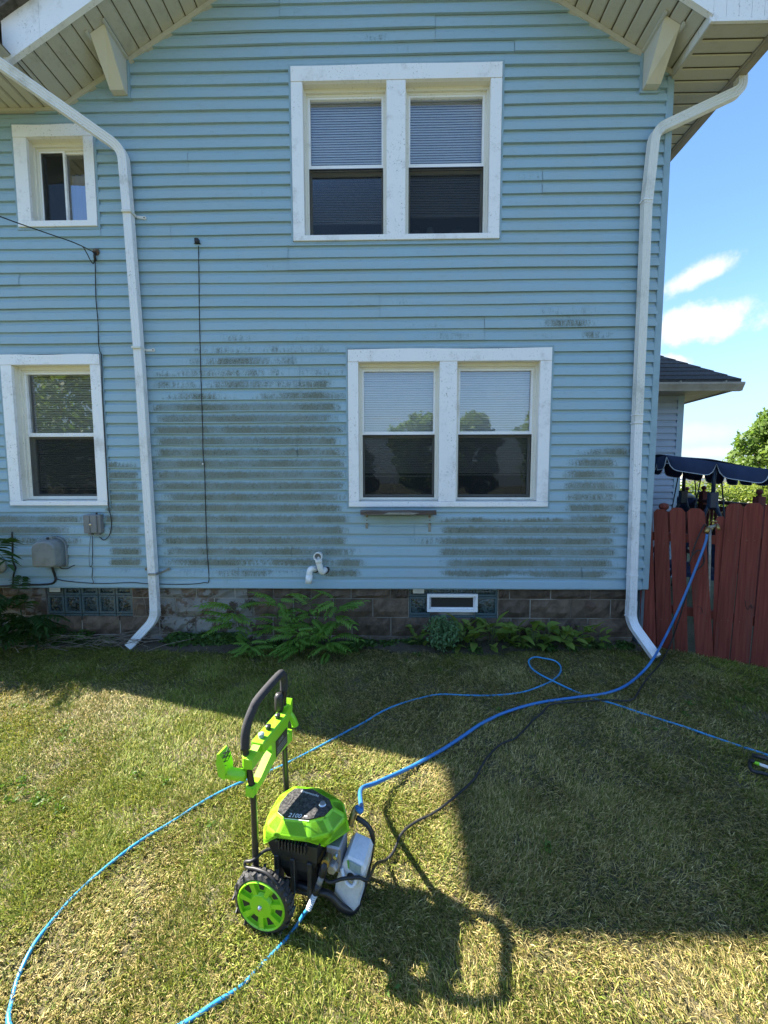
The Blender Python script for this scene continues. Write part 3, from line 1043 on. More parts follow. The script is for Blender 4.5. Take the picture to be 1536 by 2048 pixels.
def rock_block(parent, xa, xb, za, zb_):
    n, m = 6, 3
    vs = []
    for j in range(m + 1):
        for i in range(n + 1):
            e = i in (0, n) or j in (0, m)
            vs.append((xa + (xb - xa) * i / n + (0 if e else random.uniform(-.01, .01)),
                       0.040 if e else random.uniform(.000, .036), za + (zb_ - za) * j / m + (0 if e else random.uniform(-.008, .008))))
    fs = [(j * (n + 1) + i, j * (n + 1) + i + 1, (j + 1) * (n + 1) + i + 1, (j + 1) * (n + 1) + i) for j in range(m) for i in range(n)]
    mb = MB().add(vs, fs)
    ring = [(xa, za), (xb, za), (xb, zb_), (xa, zb_)]
    mb.add([(a, .040, b) for a, b in ring] + [(a, .07, b) for a, b in ring], [(0, 4, 5, 1), (1, 5, 6, 2), (2, 6, 7, 3), (3, 7, 4, 0)])
    mb.build('stone_block', M['stone'], parent)


rows = [(0.493, 0.608, 0.0), (0.288, 0.485, 0.21), (0.083, 0.280, 0.0), (-0.02, 0.075, 0.21)]
wl0, wl1, wr0, wr1 = W(86, 1200)[0], W(259, 1200)[0], W(818, 1200)[0], W(998, 1200)[0]
for za, zb_, sh in rows:
    spans = [(X_L + .06, wl0), (wl1, wr0), (wr1, X_R - .08)] if za > .2 else [(X_L + .06, X_R - .08)]
    for s0, s1 in spans:
        x = s0 - 0.42 + ((sh - s0) % 0.42)
        cuts = [s0]
        while x < s1:
            if x > s0 + .12 and x < s1 - .12: cuts.append(x + random.uniform(-.015, .015))
            x += 0.42
        cuts.append(s1)
        for a, b in zip(cuts, cuts[1:]):
            rock_block(FND, a + random.uniform(.004, .008), b - random.uniform(.004, .008), za + random.uniform(-.001, .002), zb_ - random.uniform(-.001, .003))


def glass_blocks(name, xa, xb, cols, hopper=None):
    o = MB().box(xa + .002, xb - .002, 0.075, 0.20, 0.24, 0.612).build(name, M['mortar'], HOUSE)
    zs = [(0.245, 0.305), (0.312, 0.508), (0.515, 0.606)]
    w = (xb - xa) / cols
    for j, (za, zb_) in enumerate(zs):
        for i in range(cols):
            a, b = xa + i * w + .005, xa + (i + 1) * w - .005
            if hopper and min(b, hopper[1]) - max(a, hopper[0]) > .5 * w and j == 1:
                continue
            rim = MB(); frame_box(rim, a, b, za, zb_, .020, .050, .08)
            r_ = rim.build('glass_block', M['blockrim'], o)
            vs = []
            for q in range(5):
                for p in range(5):
                    u, v = p / 4, q / 4
                    bul = .012 * (1 - (2 * u - 1) ** 4) * (1 - (2 * v - 1) ** 4)
                    vs.append((a + .02 + (b - a - .04) * u, .064 - bul + random.uniform(-.0015, .0015), za + .02 + (zb_ - za - .04) * v))
            MB().add(vs, [(q * 5 + p, q * 5 + p + 1, q * 5 + p + 6, q * 5 + p + 5) for q in range(4) for p in range(4)], True).build('block_face', M['glassblock'], o, fix=False)
    return o


glass_blocks('glass_block_window', wl0, wl1, 5)
hx0, hx1, hz0, hz1 = W(855, 1200)[0], W(957, 1200)[0], W(900, 1226)[2], W(900, 1190)[2]
gb = glass_blocks('glass_block_window', wr0, wr1, 4, (hx0 + .01, hx1 - .01))
mb = MB(); frame_box(mb, hx0, hx1, hz0, hz1, .026, .030, .075); frame_box(mb, hx0 + .028, hx1 - .028, hz0 + .028, hz1 - .028, .014, .05, .078)
hf = mb.build('hopper_frame', M['white'], gb)
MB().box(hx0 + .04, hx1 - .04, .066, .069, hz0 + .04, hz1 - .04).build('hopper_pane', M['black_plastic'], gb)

# ------------------------------------------------------------------ roof, soffits, fascia, gutters
roof = MB()
zt_ = 0.330
YR0, YR1 = -OV - .04, YB + .4
for sx in (-1, 1):
    xe = -3.42 if sx < 0 else 3.34
    drop = 0.0 if sx < 0 else .245      # the right slope is a little flatter above the boxed eave
    for (ya, yb_, th) in ((YR0, YR1, .035),):
        a = (RX, RZ + zt_); b = (xe, zr(xe) + zt_ + drop)
        roof.add([(a[0], ya, a[1]), (b[0], ya, b[1]), (b[0], yb_, b[1]), (a[0], yb_, a[1]),
                  (a[0], ya, a[1] + th), (b[0], ya, b[1] + th), (b[0], yb_, b[1] + th), (a[0], yb_, a[1] + th)],
                 [(0, 1, 2, 3), (4, 7, 6, 5), (0, 4, 5, 1), (2, 6, 7, 3), (1, 5, 6, 2), (0, 3, 7, 4)])
# wing roof to the left, sloping up and away from the yard
zy = lambda y: ZE + .15 + .55 * (y + OVW + .05)
roof.add([(-5.40, -OVW - .05, zy(-OVW - .05)), (-3.40, -OVW - .05, zy(-OVW - .05)), (-1.2, 3.4, zy(3.4)), (-5.40, 3.4, zy(3.4)),
          (-5.40, YB + .4, ZE + .1), (-1.2, YB + .4, ZE + .1)], [(0, 1, 2, 3), (3, 2, 5, 4)])
roof.add([(-5.40, -OVW - .05, zy(-OVW - .05) + .04), (-3.40, -OVW - .05, zy(-OVW - .05) + .04), (-1.2, 3.4, zy(3.4) + .04), (-5.40, 3.4, zy(3.4) + .04),
          (-5.40, YB + .4, ZE + .14), (-1.2, YB + .4, ZE + .14)], [(0, 3, 2, 1), (3, 4, 5, 2)])
roof.add([(X_L, .02, 5.4), (X_L, YB, 5.4), (X_L, 3.4, zy(3.4) - .02)], [(0, 1, 2)])
roof.add([(X_L, YB, 5.3), (X_R, YB, 5.3), (RX, YB, RZ)], [(0, 1, 2)])
ROOF = roof.build('roof', M['shingle'], HOUSE)
# ragged, mossy shingle edge hanging over the rakes
x = -3.42
while x < 3.2:
    s_ = RS if x < RX else -(RS - .245 / 3.46)
    zz = lambda q: zr(q) + zt_ + (0 if q < RX else .245 * (q - RX) / 3.46)
    if abs(x - RX) > .2:
        xb = x + .136
        h0 = random.uniform(-.022, -.010)
        y0, y1 = YR0 - .045, YR0 + .3
        MB().add([(x, y0, zz(x) + h0), (xb, y0, zz(xb) + h0), (xb, y1, zz(xb) + .012), (x, y1, zz(x) + .012),
                  (x, y0, zz(x) + .050), (xb, y0, zz(xb) + .050), (xb, y1, zz(xb) + .046), (x, y1, zz(x) + .046)],
                 [(0, 1, 2, 3), (4, 7, 6, 5), (0, 4, 5, 1), (2, 6, 7, 3), (1, 5, 6, 2), (0, 3, 7, 4)]).build('shingle', M['moss_edge'], ROOF)
    x += 0.14

# soffit boards, each its own part, over a dark backing that shows in the joints
SW = 0.1143
back = MB()
for (xa, xb) in ((-3.24, RX), (RX, 2.645)):
    back.add([(xa, -OV, zr(xa) + .016), (xb, -OV, zr(xb) + .016), (xb, .0, zr(xb) + .016), (xa, .0, zr(xa) + .016)], [(0, 1, 2, 3)])
back.add([(-5.40, -OVW, ZE + .016), (-3.24, -OVW, ZE + .016), (-3.24, 0, ZE + .016), (-5.40, 0, ZE + .016)], [(0, 1, 2, 3)])
back.add([(2.645, -OV, ZQ + .016), (3.215, -OV, ZQ + .016), (3.215, YB, ZQ + .016), (2.645, YB, ZQ + .016)], [(0, 1, 2, 3)])
BACK = back.build('soffit', M['soffit_gap'], HOUSE, fix=False)


def soffit_board(xa, xb, ya, yb_, f):
    """a flat board with a raised lip on one edge; f(x) gives the underside height"""
    mb = MB()
    g_ = 0.006
    if abs(xb - xa) < 0.3 and yb_ - ya > .3 and f is not None:
        cs = [(xa + g_, 0.008), (xa + g_ + .006, 0.0), (xb - .020, 0.0), (xb - .016, .005), (xb - .010, .0035), (xb - .003, .012)]
        v0 = [(x_, ya, f(x_) + d) for x_, d in cs]
        v1 = [(x_, yb_, f(x_) + d) for x_, d in cs]
    else:
        cs = [(ya + g_, 0.008), (ya + g_ + .006, 0.0), (yb_ - .020, 0.0), (yb_ - .016, .005), (yb_ - .010, .0035), (yb_ - .003, .012)]
        v0 = [(xa, y_, ZQ + d) for y_, d in cs]
        v1 = [(xb, y_, ZQ + d) for y_, d in cs]
    n = len(cs)
    mb.add(v0 + v1, [(i, i + 1, n + i + 1, n + i) for i in range(n - 1)])
    mb.build('soffit_board', M['soffit'], BACK, fix=False)


x = RX
while x > -3.22:
    soffit_board(max(x - SW, -3.24), x, -OV + .004, -.001, zr); x -= SW
x = RX
while x < 2.62:
    soffit_board(x, min(x + SW, 2.63), -OV + .004, -.001, zr); x += SW
x = -3.246
while x > -5.28:
    soffit_board(x - SW, x, -OVW + .004, -.001, lambda q: ZE); x -= SW
y = -OV + .004
while y < 2.2:
    soffit_board(X_R + .021, 3.19, y, y + SW, None)
    y += SW
MB().box(X_R + .021, 3.19, y + .002, YB, ZQ, ZQ + .01).build('soffit_board', M['soffit'], BACK)

# trim strips where the soffit meets the wall
for (xa, xb) in ((-3.236, RX), (RX, 2.63)):
    mb = MB()
    vs = []
    for x_ in (xa, xb):
        z_ = zr(x_)
        vs += [(x_, -.030, z_ - .002), (x_, -.026, z_ - .045), (x_, -.001, z_ - .050), (x_, -.001, z_ - .002)]
    mb.add(vs, [(0, 1, 5, 4), (1, 2, 6, 5), (2, 3, 7, 6), (0, 4, 7, 3)])
    mb.build('frieze_trim', M['soffit'], HOUSE)
MB().box(-5.38, -3.24, -.030, -.001, ZE - .028, ZE - .001).build('frieze_trim', M['soffit'], HOUSE)

# rake fascia
FH = 0.330
for (xa, xb) in ((-3.31, -2.98), (-2.978, -1.2), (-1.198, RX - .0), (RX + .0, 1.4), (1.402, 2.645)):
    mb = MB()
    vs = []
    for x_ in (xa, xb):
        z_ = zr(x_)
        vs += [(x_, -OV - .020, z_ - .010), (x_, -OV + .02, z_ - .010), (x_, -OV + .02, z_ + FH), (x_, -OV - .020, z_ + FH)]
    mb.add(vs, [(0, 1, 2, 3), (4, 7, 6, 5), (0, 4, 5, 1), (1, 5, 6, 2), (2, 6, 7, 3), (3, 7, 4, 0)])
    mb.build('fascia_board', M['white'], HOUSE)
# boxed eave return, right: inner cheek and front made of upright panels
mb = MB()
y = -OV
while y < .0:
    yb_ = min(y + .115, .0)
    mb.box(2.630, 2.646, y + .002, yb_ - .002, ZQ + .002, zr(2.64) + .02)
    y += .115
mb.build('eave_return_cheek', M['dirty_white'], HOUSE)
x = 2.646
rt = MB().box(2.630, 3.215, -OV - .004, -OV + .0, ZQ + .002, ZQ + .17).build('eave_return', M['white'], HOUSE)
while x < 3.20:
    xb = min(x + .103, 3.213)
    mb = MB().poly([(x + .0015, ZQ + .024), (xb - .0015, ZQ + .024), (xb - .0015, zr(xb) + .32 + .07 * (xb - 2.3)), (x + .0015, zr(x) + .32 + .07 * (x - 2.3))], 'y', -OV - .020, -OV - .005)
    mb.build('return_panel', M['white'], rt)
    x += .103
MB().box(2.626, 3.215, -OV - .026, -OV - .004, ZQ - .008, ZQ + .022).build('drip_trim', M['white'], rt)
MB().box(2.630, 2.658, -OV, -.026, ZQ - .012, ZQ - .001).build('edge_trim', M['soffit'], rt)


def gutter(path_axis, a, b, c0, z0, mat, flip=1):
    """K-style gutter: a..b along the axis, c0 = back edge position, opening upward"""
    pr = [(0, .105), (0, 0), (.075, 0), (.085, .03), (.105, .06), (.112, .075), (.112, .105), (.104, .105), (.104, .078), (.080, .035), (.070, .006), (.006, .006), (.006, .105)]
    if path_axis == 'y':
        rings = [[(c0 + flip * p, t, z0 + q) for p, q in pr] for t in (a, b)]
    else:
        rings = [[(t, c0 - p, z0 + q) for p, q in pr] for t in (a, b)]
    return MB().loft(rings, True, False).build('gutter', mat, HOUSE)


gutter('y', -OV - .02, YB + .3, 3.217, ZQ - .015, M['tan_gutter'])
gutter('x', -5.32, -3.325, -OVW - .10, ZE + .02, M['dirty_white'])
MB().box(-5.40, -3.30, -OVW - .098, -OVW + .0, ZE - .005, ZE + .16).build('fascia_board', M['white'], HOUSE)
MB().box(3.195, 3.215, -OV, YB, ZQ - .012, ZQ + .13).build('fascia_board', M['tan_gutter'], HOUSE)

# knee braces under the rakes: a tapered boxed brace, deep at the top
for cx, zb_ in ((WX(242, 190), WZ(242, 192)), (WX(1299, 180), WZ(1299, 181))):
    w = 0.068
    top0, top1 = zr(cx) - .0, zr(cx)
    s = -1 if cx < 0 else 1
    t = lambda x_: zr(x_) - .004
    xa, xb = cx - w, cx + w
    vs = [(xa, -.032, zb_), (xb, -.032, zb_), (xb, -.032, t(xb)), (xa, -.032, t(xa)),
          (xa, -.085, zb_ + .004), (xb, -.085, zb_ + .004), (xb, -.31, t(xb)), (xa, -.31, t(xa))]
    br = MB().add(vs, [(0, 3, 2, 1), (4, 5, 6, 7), (0, 1, 5, 4), (2, 3, 7, 6), (0, 4, 7, 3), (1, 2, 6, 5)]).build('knee_brace', M['bracket'], HOUSE)
    fl = MB()
    frame_box(fl, xa - .022, xb + .022, zb_ - .022, max(t(xa), t(xb)) - .02, .020, -.034, -.002)
    fl.build('brace_channel', M['jchannel'], br)
    mb = MB()
    for (u0, u1) in ((xa - .02, xa - .002), (xb + .002, xb + .02)):
        mb.add([(u0, -.34, t(u0) - .0), (u1, -.34, t(u1)), (u1, -.03, t(u1)), (u0, -.03, t(u0)),
                (u0, -.34, t(u0) - .02), (u1, -.34, t(u1) - .02), (u1, -.03, t(u1) - .02), (u0, -.03, t(u0) - .02)],
               [(0, 1, 2, 3), (4, 7, 6, 5), (0, 4, 5, 1), (2, 6, 7, 3), (0, 3, 7, 4), (1, 5, 6, 2)])
    mb.build('brace_trim', M['soffit'], br)
# ------------------------------------------------------------------ downspouts
def rect_pipe(pts, w, d, ribs=True):
    """rectangular leader with ribbed faces swept along a path; mitred"""
    prof = []
    n = 7
    for i in range(n + 1):                       # front
        prof.append((-w / 2 + w * i / n, -d / 2 + (.0035 if (ribs and i % 2) else 0)))
    for i in range(1, 4): prof.append((w / 2 - (.003 if i % 2 else 0), -d / 2 + d * i / 4))
    for i in range(n + 1): prof.append((w / 2 - w * i / n, d / 2))
    for i in range(1, 4): prof.append((-w / 2 + (.003 if i % 2 else 0), d / 2 - d * i / 4))
    P = [Vector(p) for p in pts]
    rings = []
    for i, p in enumerate(P):
        if i == 0: t = P[1] - P[0]
        elif i == len(P) - 1: t = P[-1] - P[-2]
        else: t = (P[i + 1] - P[i]).normalized() + (P[i] - P[i - 1]).normalized()
        t.normalize()
        a = t.cross(Vector((0, 1, 0.0)))
        if a.x < 0: a = -a
        if a.length < .05: a = Vector((1, 0, 0))
        a.normalize()
        b = t.cross(a)
        if b.y < 0: b = -b
        k = 1.0
        if 0 < i < len(P) - 1:
            c = (P[i + 1] - P[i]).normalized().dot(t)
            k = 1 / max(c, .5)
        rings.append([p + a * u * (k if abs((P[min(i + 1, len(P) - 1)] - P[i]).cross(P[i] - P[max(i - 1, 0)]).normalized().y) > .7 else 1) + b * v for u, v in prof])
    return MB().loft(rings, True, False)


def arc(a, b, c, n=5, r=.12):
    """round the corner b of a-b-c"""
    a, b, c = Vector(a), Vector(b), Vector(c)
    p0, p1 = b + (a - b).normalized() * r, b + (c - b).normalized() * r
    return [(1 - t) ** 2 * p0 + 2 * t * (1 - t) * b + t * t * p1 for t in [i / n for i in range(n + 1)]]


def strap(parent, p, w, tails, mat):
    mb = MB()
    mb.box(p[0] - w / 2 - .004, p[0] + w / 2 + .004, p[1] - .046, p[1] + .044, p[2] - .010, p[2] + .010)
    for sx, up in tails:
        x0 = p[0] + sx * (w / 2 + .003)
        L = .075
        vs = []
        for (x_, z_) in ((x0, p[2]), (x0 + sx * L, p[2] + up)):
            vs += [(x_, -.026, z_ - .012), (x_, -.026, z_ + .012), (x_, -.020, z_ + .012), (x_, -.020, z_ - .012)]
        mb.add(vs, [(0, 1, 5, 4), (1, 2, 6, 5), (2, 3, 7, 6), (3, 0, 4, 7), (4, 5, 6, 7), (0, 3, 2, 1)])
        mb.lathe([(.0, -.030), (.017, -.030), (.017, -.019), (.0, -.019)], (x0 + sx * L, 0, p[2] + up), 'y', 12, False)
    o = mb.build('strap', mat, parent)
    mb = MB()
    for sx, up in tails:
        mb.lathe([(.0, -.034), (.006, -.034), (.006, -.029), (.0, -.029)], (p[0] + sx * (w / 2 + .078), 0, p[2] + up), 'y', 8, False)
    if tails: mb.build('screw', M['rust'], o)


# left one: from the eave gutter beyond the frame, across to the wall, down, and out to the left
DL = empty('downspout', (-2.55, -.07, 0), 'white downspout running down the siding between the left windows and the black wire', 'downspout', 'white downspouts on the blue wall')
p0 = np.array([-3.62, -.70, 5.40]); p1 = W(246, 300, .075); p2 = W(311, 1236, .075); p3 = G(258, 1294, .03)
mid1, mid2 = W(257, 428, .075), W(281, 745, .075)
mb = rect_pipe([p0, *arc(p0, p1, mid1, 6, .10), mid1], .082, .062)
mb.build('upper_pipe', M['downspout'], DL)
p2s = np.array([p2[0], p2[1], p2[2]])
mb = rect_pipe([mid1 + (mid2 - mid1) * .002, mid2, p2 + np.array([0, 0, .25])], .078, .060)
mb.build('pipe', M['downspout'], DL)
low = p2 + np.array([0, 0, .25])
mb = rect_pipe([low, *arc(low, p2, p3, 5, .09), p3], .080, .058)
mb.build('kickout', M['downspout'], DL)
strap(DL, W(258, 427, .075), .082, [(1, -.01)], M['dirty_white'])
strap(DL, W(277, 697, .075), .080, [(1, .0)], M['dirty_white'])
strap(DL, W(309.5, 1147, .075), .080, [(1, .035), (-1, .035)], M['galv'])
sm = MB()
for q in range(5):
    z_ = p2[2] + .02 + q * .016
    sm.box(p2[0] - .043, p2[0] + .043, p2[1] - .034, p2[1] + .032, z_, z_ + .006)
sm.build('crimp_ridges', M['dirty_white'], DL)

DR = empty('downspout', (2.45, -.07, 0), 'white downspout at the right corner of the blue wall beside the red fence', 'downspout', 'white downspouts on the blue wall')
q0 = np.array([3.272, -.02, ZQ + .0]); q1 = np.array([3.268, -.03, ZQ - .13]); q2 = W(1309, 263, .075); q3 = W(1261, 1243, .075); q4 = G(1312, 1314, .045)
qm = W(1287, 560, .075); qs = W(1293, 410, .075)
mb = rect_pipe([q0, *arc(q0, q1, q2, 6, .07), *arc(q1, q2, qs, 6, .10), qs], .084, .064)
mb.build('upper_pipe', M['dirty_white'], DR)
lowR = q3 + np.array([0, 0, .22])
midR = W(1274, 850, .075)
mb = rect_pipe([qs, qm, midR], .080, .060)
mb.build('pipe', M['dirty_white'], DR)
mb = rect_pipe([midR, (midR + lowR) / 2, lowR], .080, .060)
mb.build('pipe', M['downspout'], DR)
mb = rect_pipe([lowR, *arc(lowR, q3, q4, 5, .10), q4], .086, .064)
mb.build('kickout', M['downspout'], DR)
for pp in (W(1292, 402, .075), W(1274, 830, .075), W(1273, 846, .075), W(1264, 1150, .075), W(1260.5, 1232, .075)):
    MB().box(pp[0] - .043, pp[0] + .043, pp[1] - .034, pp[1] + .032, pp[2] - .006, pp[2] + .006).build('joint_band', M['downspout'], DR)

# ------------------------------------------------------------------ fixtures on the wall
SH = empty('wall_shelf', W(797, 1032), 'small weathered board shelf on two rusty brackets under the lower window', 'shelf')
a, b = W(723, 1027, .18), W(870, 1027, .18)
zc = W(797, 1024, .10)[2]
n = 14
rings = []
xa, xb = W(722, 1024, .1)[0], W(871, 1024, .1)[0]
for i in range(n + 1):
    t = i / n
    x = xa + (xb - xa) * t
    d = .185 + .008 * math.sin(t * 9)
    h = .052 + .005 * math.sin(t * 13)
    rings.append([(x, -.018, zc - .022), (x, -d, zc - .022), (x, -d + .004, zc - .022 + h * .5), (x, -d + .02, zc + h * .45), (x, -.018, zc + .012)])
MB().loft(rings, True, False).build('board', M['barkwood'], SH)
MB().poly([(xa + .22, zc - .018), (xa + .28, zc + .002), (xb - .26, zc + .002), (xb - .17, zc - .005), (xb - .23, zc - .018)], 'y', -.199, -.186).build('chipped_patch', M['chipwood'], SH)
for px in (734, 859):
    x = W(px, 1045)[0]
    mb = MB()
    mb.box(x - .014, x + .014, -.021, -.016, W(px, 1063)[2], zc - .022)
    mb.box(x - .012, x + .012, -.150, -.020, zc - .028, zc - .0225)
    br = mb.build('bracket', M['galv'], SH)
    mb = MB()
    for q in range(3):
        z_ = zc - .055 - q * .035
        mb.lathe([(.0, -.026), (.006, -.026), (.006, -.020), (.0, -.020)], (x, 0, z_), 'y', 8, False)
    mb.build('screw', M['rust'], br)


def pipe_path(pts, r, seg=14): return MB().tube(pts, r, seg)


PV = empty('vent_pipe', W(650, 1138), 'white plastic vent pipe turned upward with its open end facing the yard', 'vent pipe', 'white plastic vent pipes low on the wall')
c = W(650, 1139); r = .031
path = [c + [0, .03, 0], c + [0, -.05, 0]]
bend = [c + np.array([-.0, -.05 - .05 * math.sin(t), .0]) + np.array([-.055, 0, .03]) * (1 - math.cos(t)) for t in np.linspace(.2, 1.5, 6)]
top = W(637, 1112, .11)
b1 = W(638, 1127, .11)
MB().tube(smooth_path([c + [0, .03, 0], c + [0, -.045, 0], (c + [-.02, -.085, .0]), b1, b1 + [0, 0, .035]], 5), r, 16).build('elbow', M['pvc'], PV)
MB().tube([b1 + [0, 0, .006], top + [0, .0, -.036]], r * 1.14, 16).build('coupling', M['pvc'], PV)
mb = MB()
mb.tube([top + [0, .02, -.05], top + [0, .022, -.03], top + [0, .028, 0.0]], r, 16)
o_r, i_r = .044, .034
mb.lathe([(i_r * .2, .03), (o_r * .9, .03), (o_r, .0), (o_r, -.045), (i_r, -.045), (i_r, .0), (i_r * .2, .0)], tuple(top + [0, .0, 0]), 'y', 24, False)
mb.build('open_end', M['pvc'], PV)
MB().lathe([(.0, .002), (.033, .002), (.033, -.004), (.0, -.004)], tuple(top), 'y', 20, False).build('bore', M['greybox'], PV)
MB().lathe([(.031, .0), (.044, .0), (.044, -.022), (.031, -.022)], tuple(W(651, 1139)), 'y', 20, False).build('wall_collar', M['rubber_dark'], PV)
PW = empty('vent_pipe', W(628, 1138), 'white plastic vent pipe elbow that bends down from the wall', 'vent pipe', 'white plastic vent pipes low on the wall')
c = W(631, 1136)
e = W(617, 1166, .10)
MB().tube(smooth_path([c + [.0, .03, 0], c + [0, -.05, 0], W(621, 1139, .10), W(618, 1152, .10), e], 5), .0305, 16).build('elbow', M['pvc'], PW)
MB().tube([W(618.5, 1150, .10), e + [0, 0, -.002]], .0345, 16).build('coupling', M['pvc'], PW)
MB().lathe([(.031, .0), (.042, .0), (.042, -.022), (.031, -.022)], tuple(W(631, 1137)), 'y', 20, False).build('wall_collar', M['rubber_dark'], PW)


def rounded(x0, x1, z0, z1, rt, rb, n=6):
    pts = []
    for (cx, cz, r, a0) in ((x1 - rt, z1 - rt, rt, 0), (x0 + rt, z1 - rt, rt, 90), (x0 + rb, z0 + rb, rb, 180), (x1 - rb, z0 + rb, rb, 270)):
        for k in range(n + 1):
            q = R(a0 + 90 * k / n)
            pts.append((cx + r * math.cos(q), cz + r * math.sin(q)))
    return pts


def cover(mb, x0, x1, z0, z1, rt, rb, y0, y1, shrink, drop):
    a = rounded(x0, x1, z0, z1, rt, rb)
    rings = [[(p[0], y0, p[1]) for p in a]]
    cx, cz = (x0 + x1) / 2, (z0 + z1) / 2
    for t in (.55, .85, 1.0):
        k = 1 - shrink * t * t
        rings.append([(cx + (p[0] - cx) * k, y0 + (y1 - y0) * t, cz + (p[1] - cz) * k - drop * t) for p in a])
    k = 1 - shrink - .07
    rings.append([(cx + (p[0] - cx) * k, y1 - .004, cz + (p[1] - cz) * k - drop) for p in a])
    mb.loft(rings, True, True)


ME = empty('utility_cover', W(105, 1128), 'rounded grey plastic utility cover low on the wall below the left window', 'utility box')
x0, x1, z0, z1 = W(82, 1100, .03)[0], W(134, 1100, .03)[0], W(105, 1133, .03)[2], W(105, 1073, .03)[2]
mb = MB(); cover(mb, x0, x1, z0, z1, .10, .03, -.016, -.045, .02, .0)
mb.build('back_box', M['meter'], ME)
mb = MB(); cover(mb, x0 + .006, x1 - .004, z0 + .006, z1 - .012, .095, .035, -.045, -.165, .16, .005)
mb.build('cover', M['meter'], ME)
t = W(103, 1076, .08)
MB().box(t[0] - .018, t[0] + .022, -.105, -.05, t[2] - .014, t[2] + .018, .004).build('lock_tab', M['meter'], ME)
MB().lathe([(.0, -.118), (.012, -.118), (.012, -.100), (.0, -.100)], (t[0] - .012, 0, t[2]), 'y', 10, False).build('lock', M['rubber_dark'], ME)

TB = empty('utility_box', W(190, 1070), 'square grey telephone box with a latch on the wall under the left window corner', 'utility box')
x0, x1, z0, z1 = W(172, 1050, .06)[0], W(207, 1050, .03)[0], W(190, 1066, .04)[2], W(190, 1029, .05)[2]
MB().box(x0, x1, -.075, -.016, z0, z1, .006).build('body', M['greybox'], TB)
MB().box(x0 - .004, x1 - .03, -.092, -.076, z0 + .004, z1 - .004, .005).build('door', M['greybox'], TB)
MB().box((x0 + x1) / 2 - .016, (x0 + x1) / 2 - .013, -.0945, -.0925, z0 + .01, z1 - .01).build('door_rib', M['rubber_dark'], TB)
MB().box((x0 + x1) / 2 - .018, (x0 + x1) / 2 + .006, -.102, -.0925, (z0 + z1) / 2 - .012, (z0 + z1) / 2 + .006, .002).build('latch', M['chrome'], TB)
for q in (.25, .72):
    MB().box(x0 + (x1 - x0) * q - .018, x0 + (x1 - x0) * q + .018, -.07, -.03, z0 - .022, z0 - .0005, .003).build('cable_gland', M['greybox'], TB)
for q in (.2, .5, .8):
    MB().box(x1 + .0005, x1 + .010, -.06, -.04, z0 + (z1 - z0) * q - .008, z0 + (z1 - z0) * q + .008).build('hinge', M['greybox'], TB)
MB().tube([(x1 - .05, -.05, z1), (x1 - .05, -.05, z1 + .02)], .010, 8).build('top_plug', M['rubber_dark'], TB)


def wire(name, pts, r, label, cat, mat='cable', group=None, sm=4, seg=6):
    o = MB().tube(smooth_path(pts, sm), r, seg).build(name, M[mat])
    return tag(o, label, cat, group)


def WL(lst, off=.024): return [W(x, y, off) for x, y in lst]


d0 = W(-90, 395, 2.6)
ins = W(193, 507, .05)
wire('service_cable', [W(-60, 405, 1.2), W(0, 433, .9), W(90, 465, .45), W(150, 486, .2), ins], .0052, 'taut black service cable coming in from the left to the rusty wall clamp', 'cable')
wire('drop_cable', [W(165, 492, .14), W(174, 507, .10), W(181, 521, .07), W(187, 527, .04), *WL([(190, 515), (191, 560), (192, 600), (196, 645), (197, 685), (200, 704), (203, 716), (205, 790), (211, 900), (217, 1008), (221, 1030), (223, 1050), (219, 1070), (208, 1080), (199, 1074)], .03)],
     .0046, 'black cable dropping from the rusty clamp past the left window to the grey telephone box', 'cable')
CL = empty('cable_clamp', W(196, 507), 'rusty cable clamp on the wall below the small upper window', 'clamp')
c = W(196, 507, .0)
MB().lathe([(.0, -.02), (.034, -.02), (.030, -.034), (.018, -.04), (.012, -.055), (.0, -.058)], tuple(c), 'y', 14, False).build('base_plate', M['rust'], CL)
MB().tube([W(190, 503, .03), W(189, 512, .05), W(191, 522, .03)], .012, 8).build('hook', M['rubber_dark'], CL)
wire('wall_wire', WL([(397, 492), (398, 560), (399, 640), (402, 760), (405, 850), (406, 905), (408, 927), (409, 935), (411, 1010), (414, 1100), (418, 1160), (408, 1165), (385, 1168), (340, 1168.5), (290, 1167), (262, 1165), (200, 1167), (140, 1163), (112, 1157), (108, 1145), (105, 1133)]),
     .0042, 'thin black wire hanging straight down the wall and along the siding bottom', 'wire')
KN = empty('wire_entry', W(397, 487), 'small black wire entry knob at the top of the thin hanging wire', 'wire entry')
c = W(397.5, 487, .0)
MB().box(c[0] - .020, c[0] + .020, -.055, -.016, c[2] - .018, c[2] + .026, .006).build('knob', M['rubber_dark'], KN)
MB().poly([(c[0] - .034, c[2] - .014), (c[0] - .018, c[2] - .004), (c[0] + .018, c[2] - .004), (c[0] + .034, c[2] - .020), (c[0] + .012, c[2] - .018), (c[0] - .012, c[2] - .018)], 'y', -.03, -.017).build('flange', M['rubber_dark'], KN)
MB().lathe([(.0, -.024), (.008, -.024), (.008, -.030), (.0, -.030)], tuple(W(408, 928, 0)), 'y', 8, False).build('wire_clip', M['pvc'], bpy.data.objects['wall_wire'])
wire('ground_cable', [W(104, 1133, .06), W(107, 1143, .05), *WL([(110, 1152), (111, 1160), (104, 1167), (85, 1169), (50, 1170), (10, 1172), (-40, 1174)], .026)], .011, 'thick black cable bending from the rounded grey cover along the siding bottom to the left', 'cable')
wire('short_wire', [W(118, 1133, .03), W(124, 1137, .04), W(135, 1137, .04), W(143, 1133, .03), W(150, 1130, .02)], .0045, 'short black wire looping right from under the rounded grey cover', 'wire')
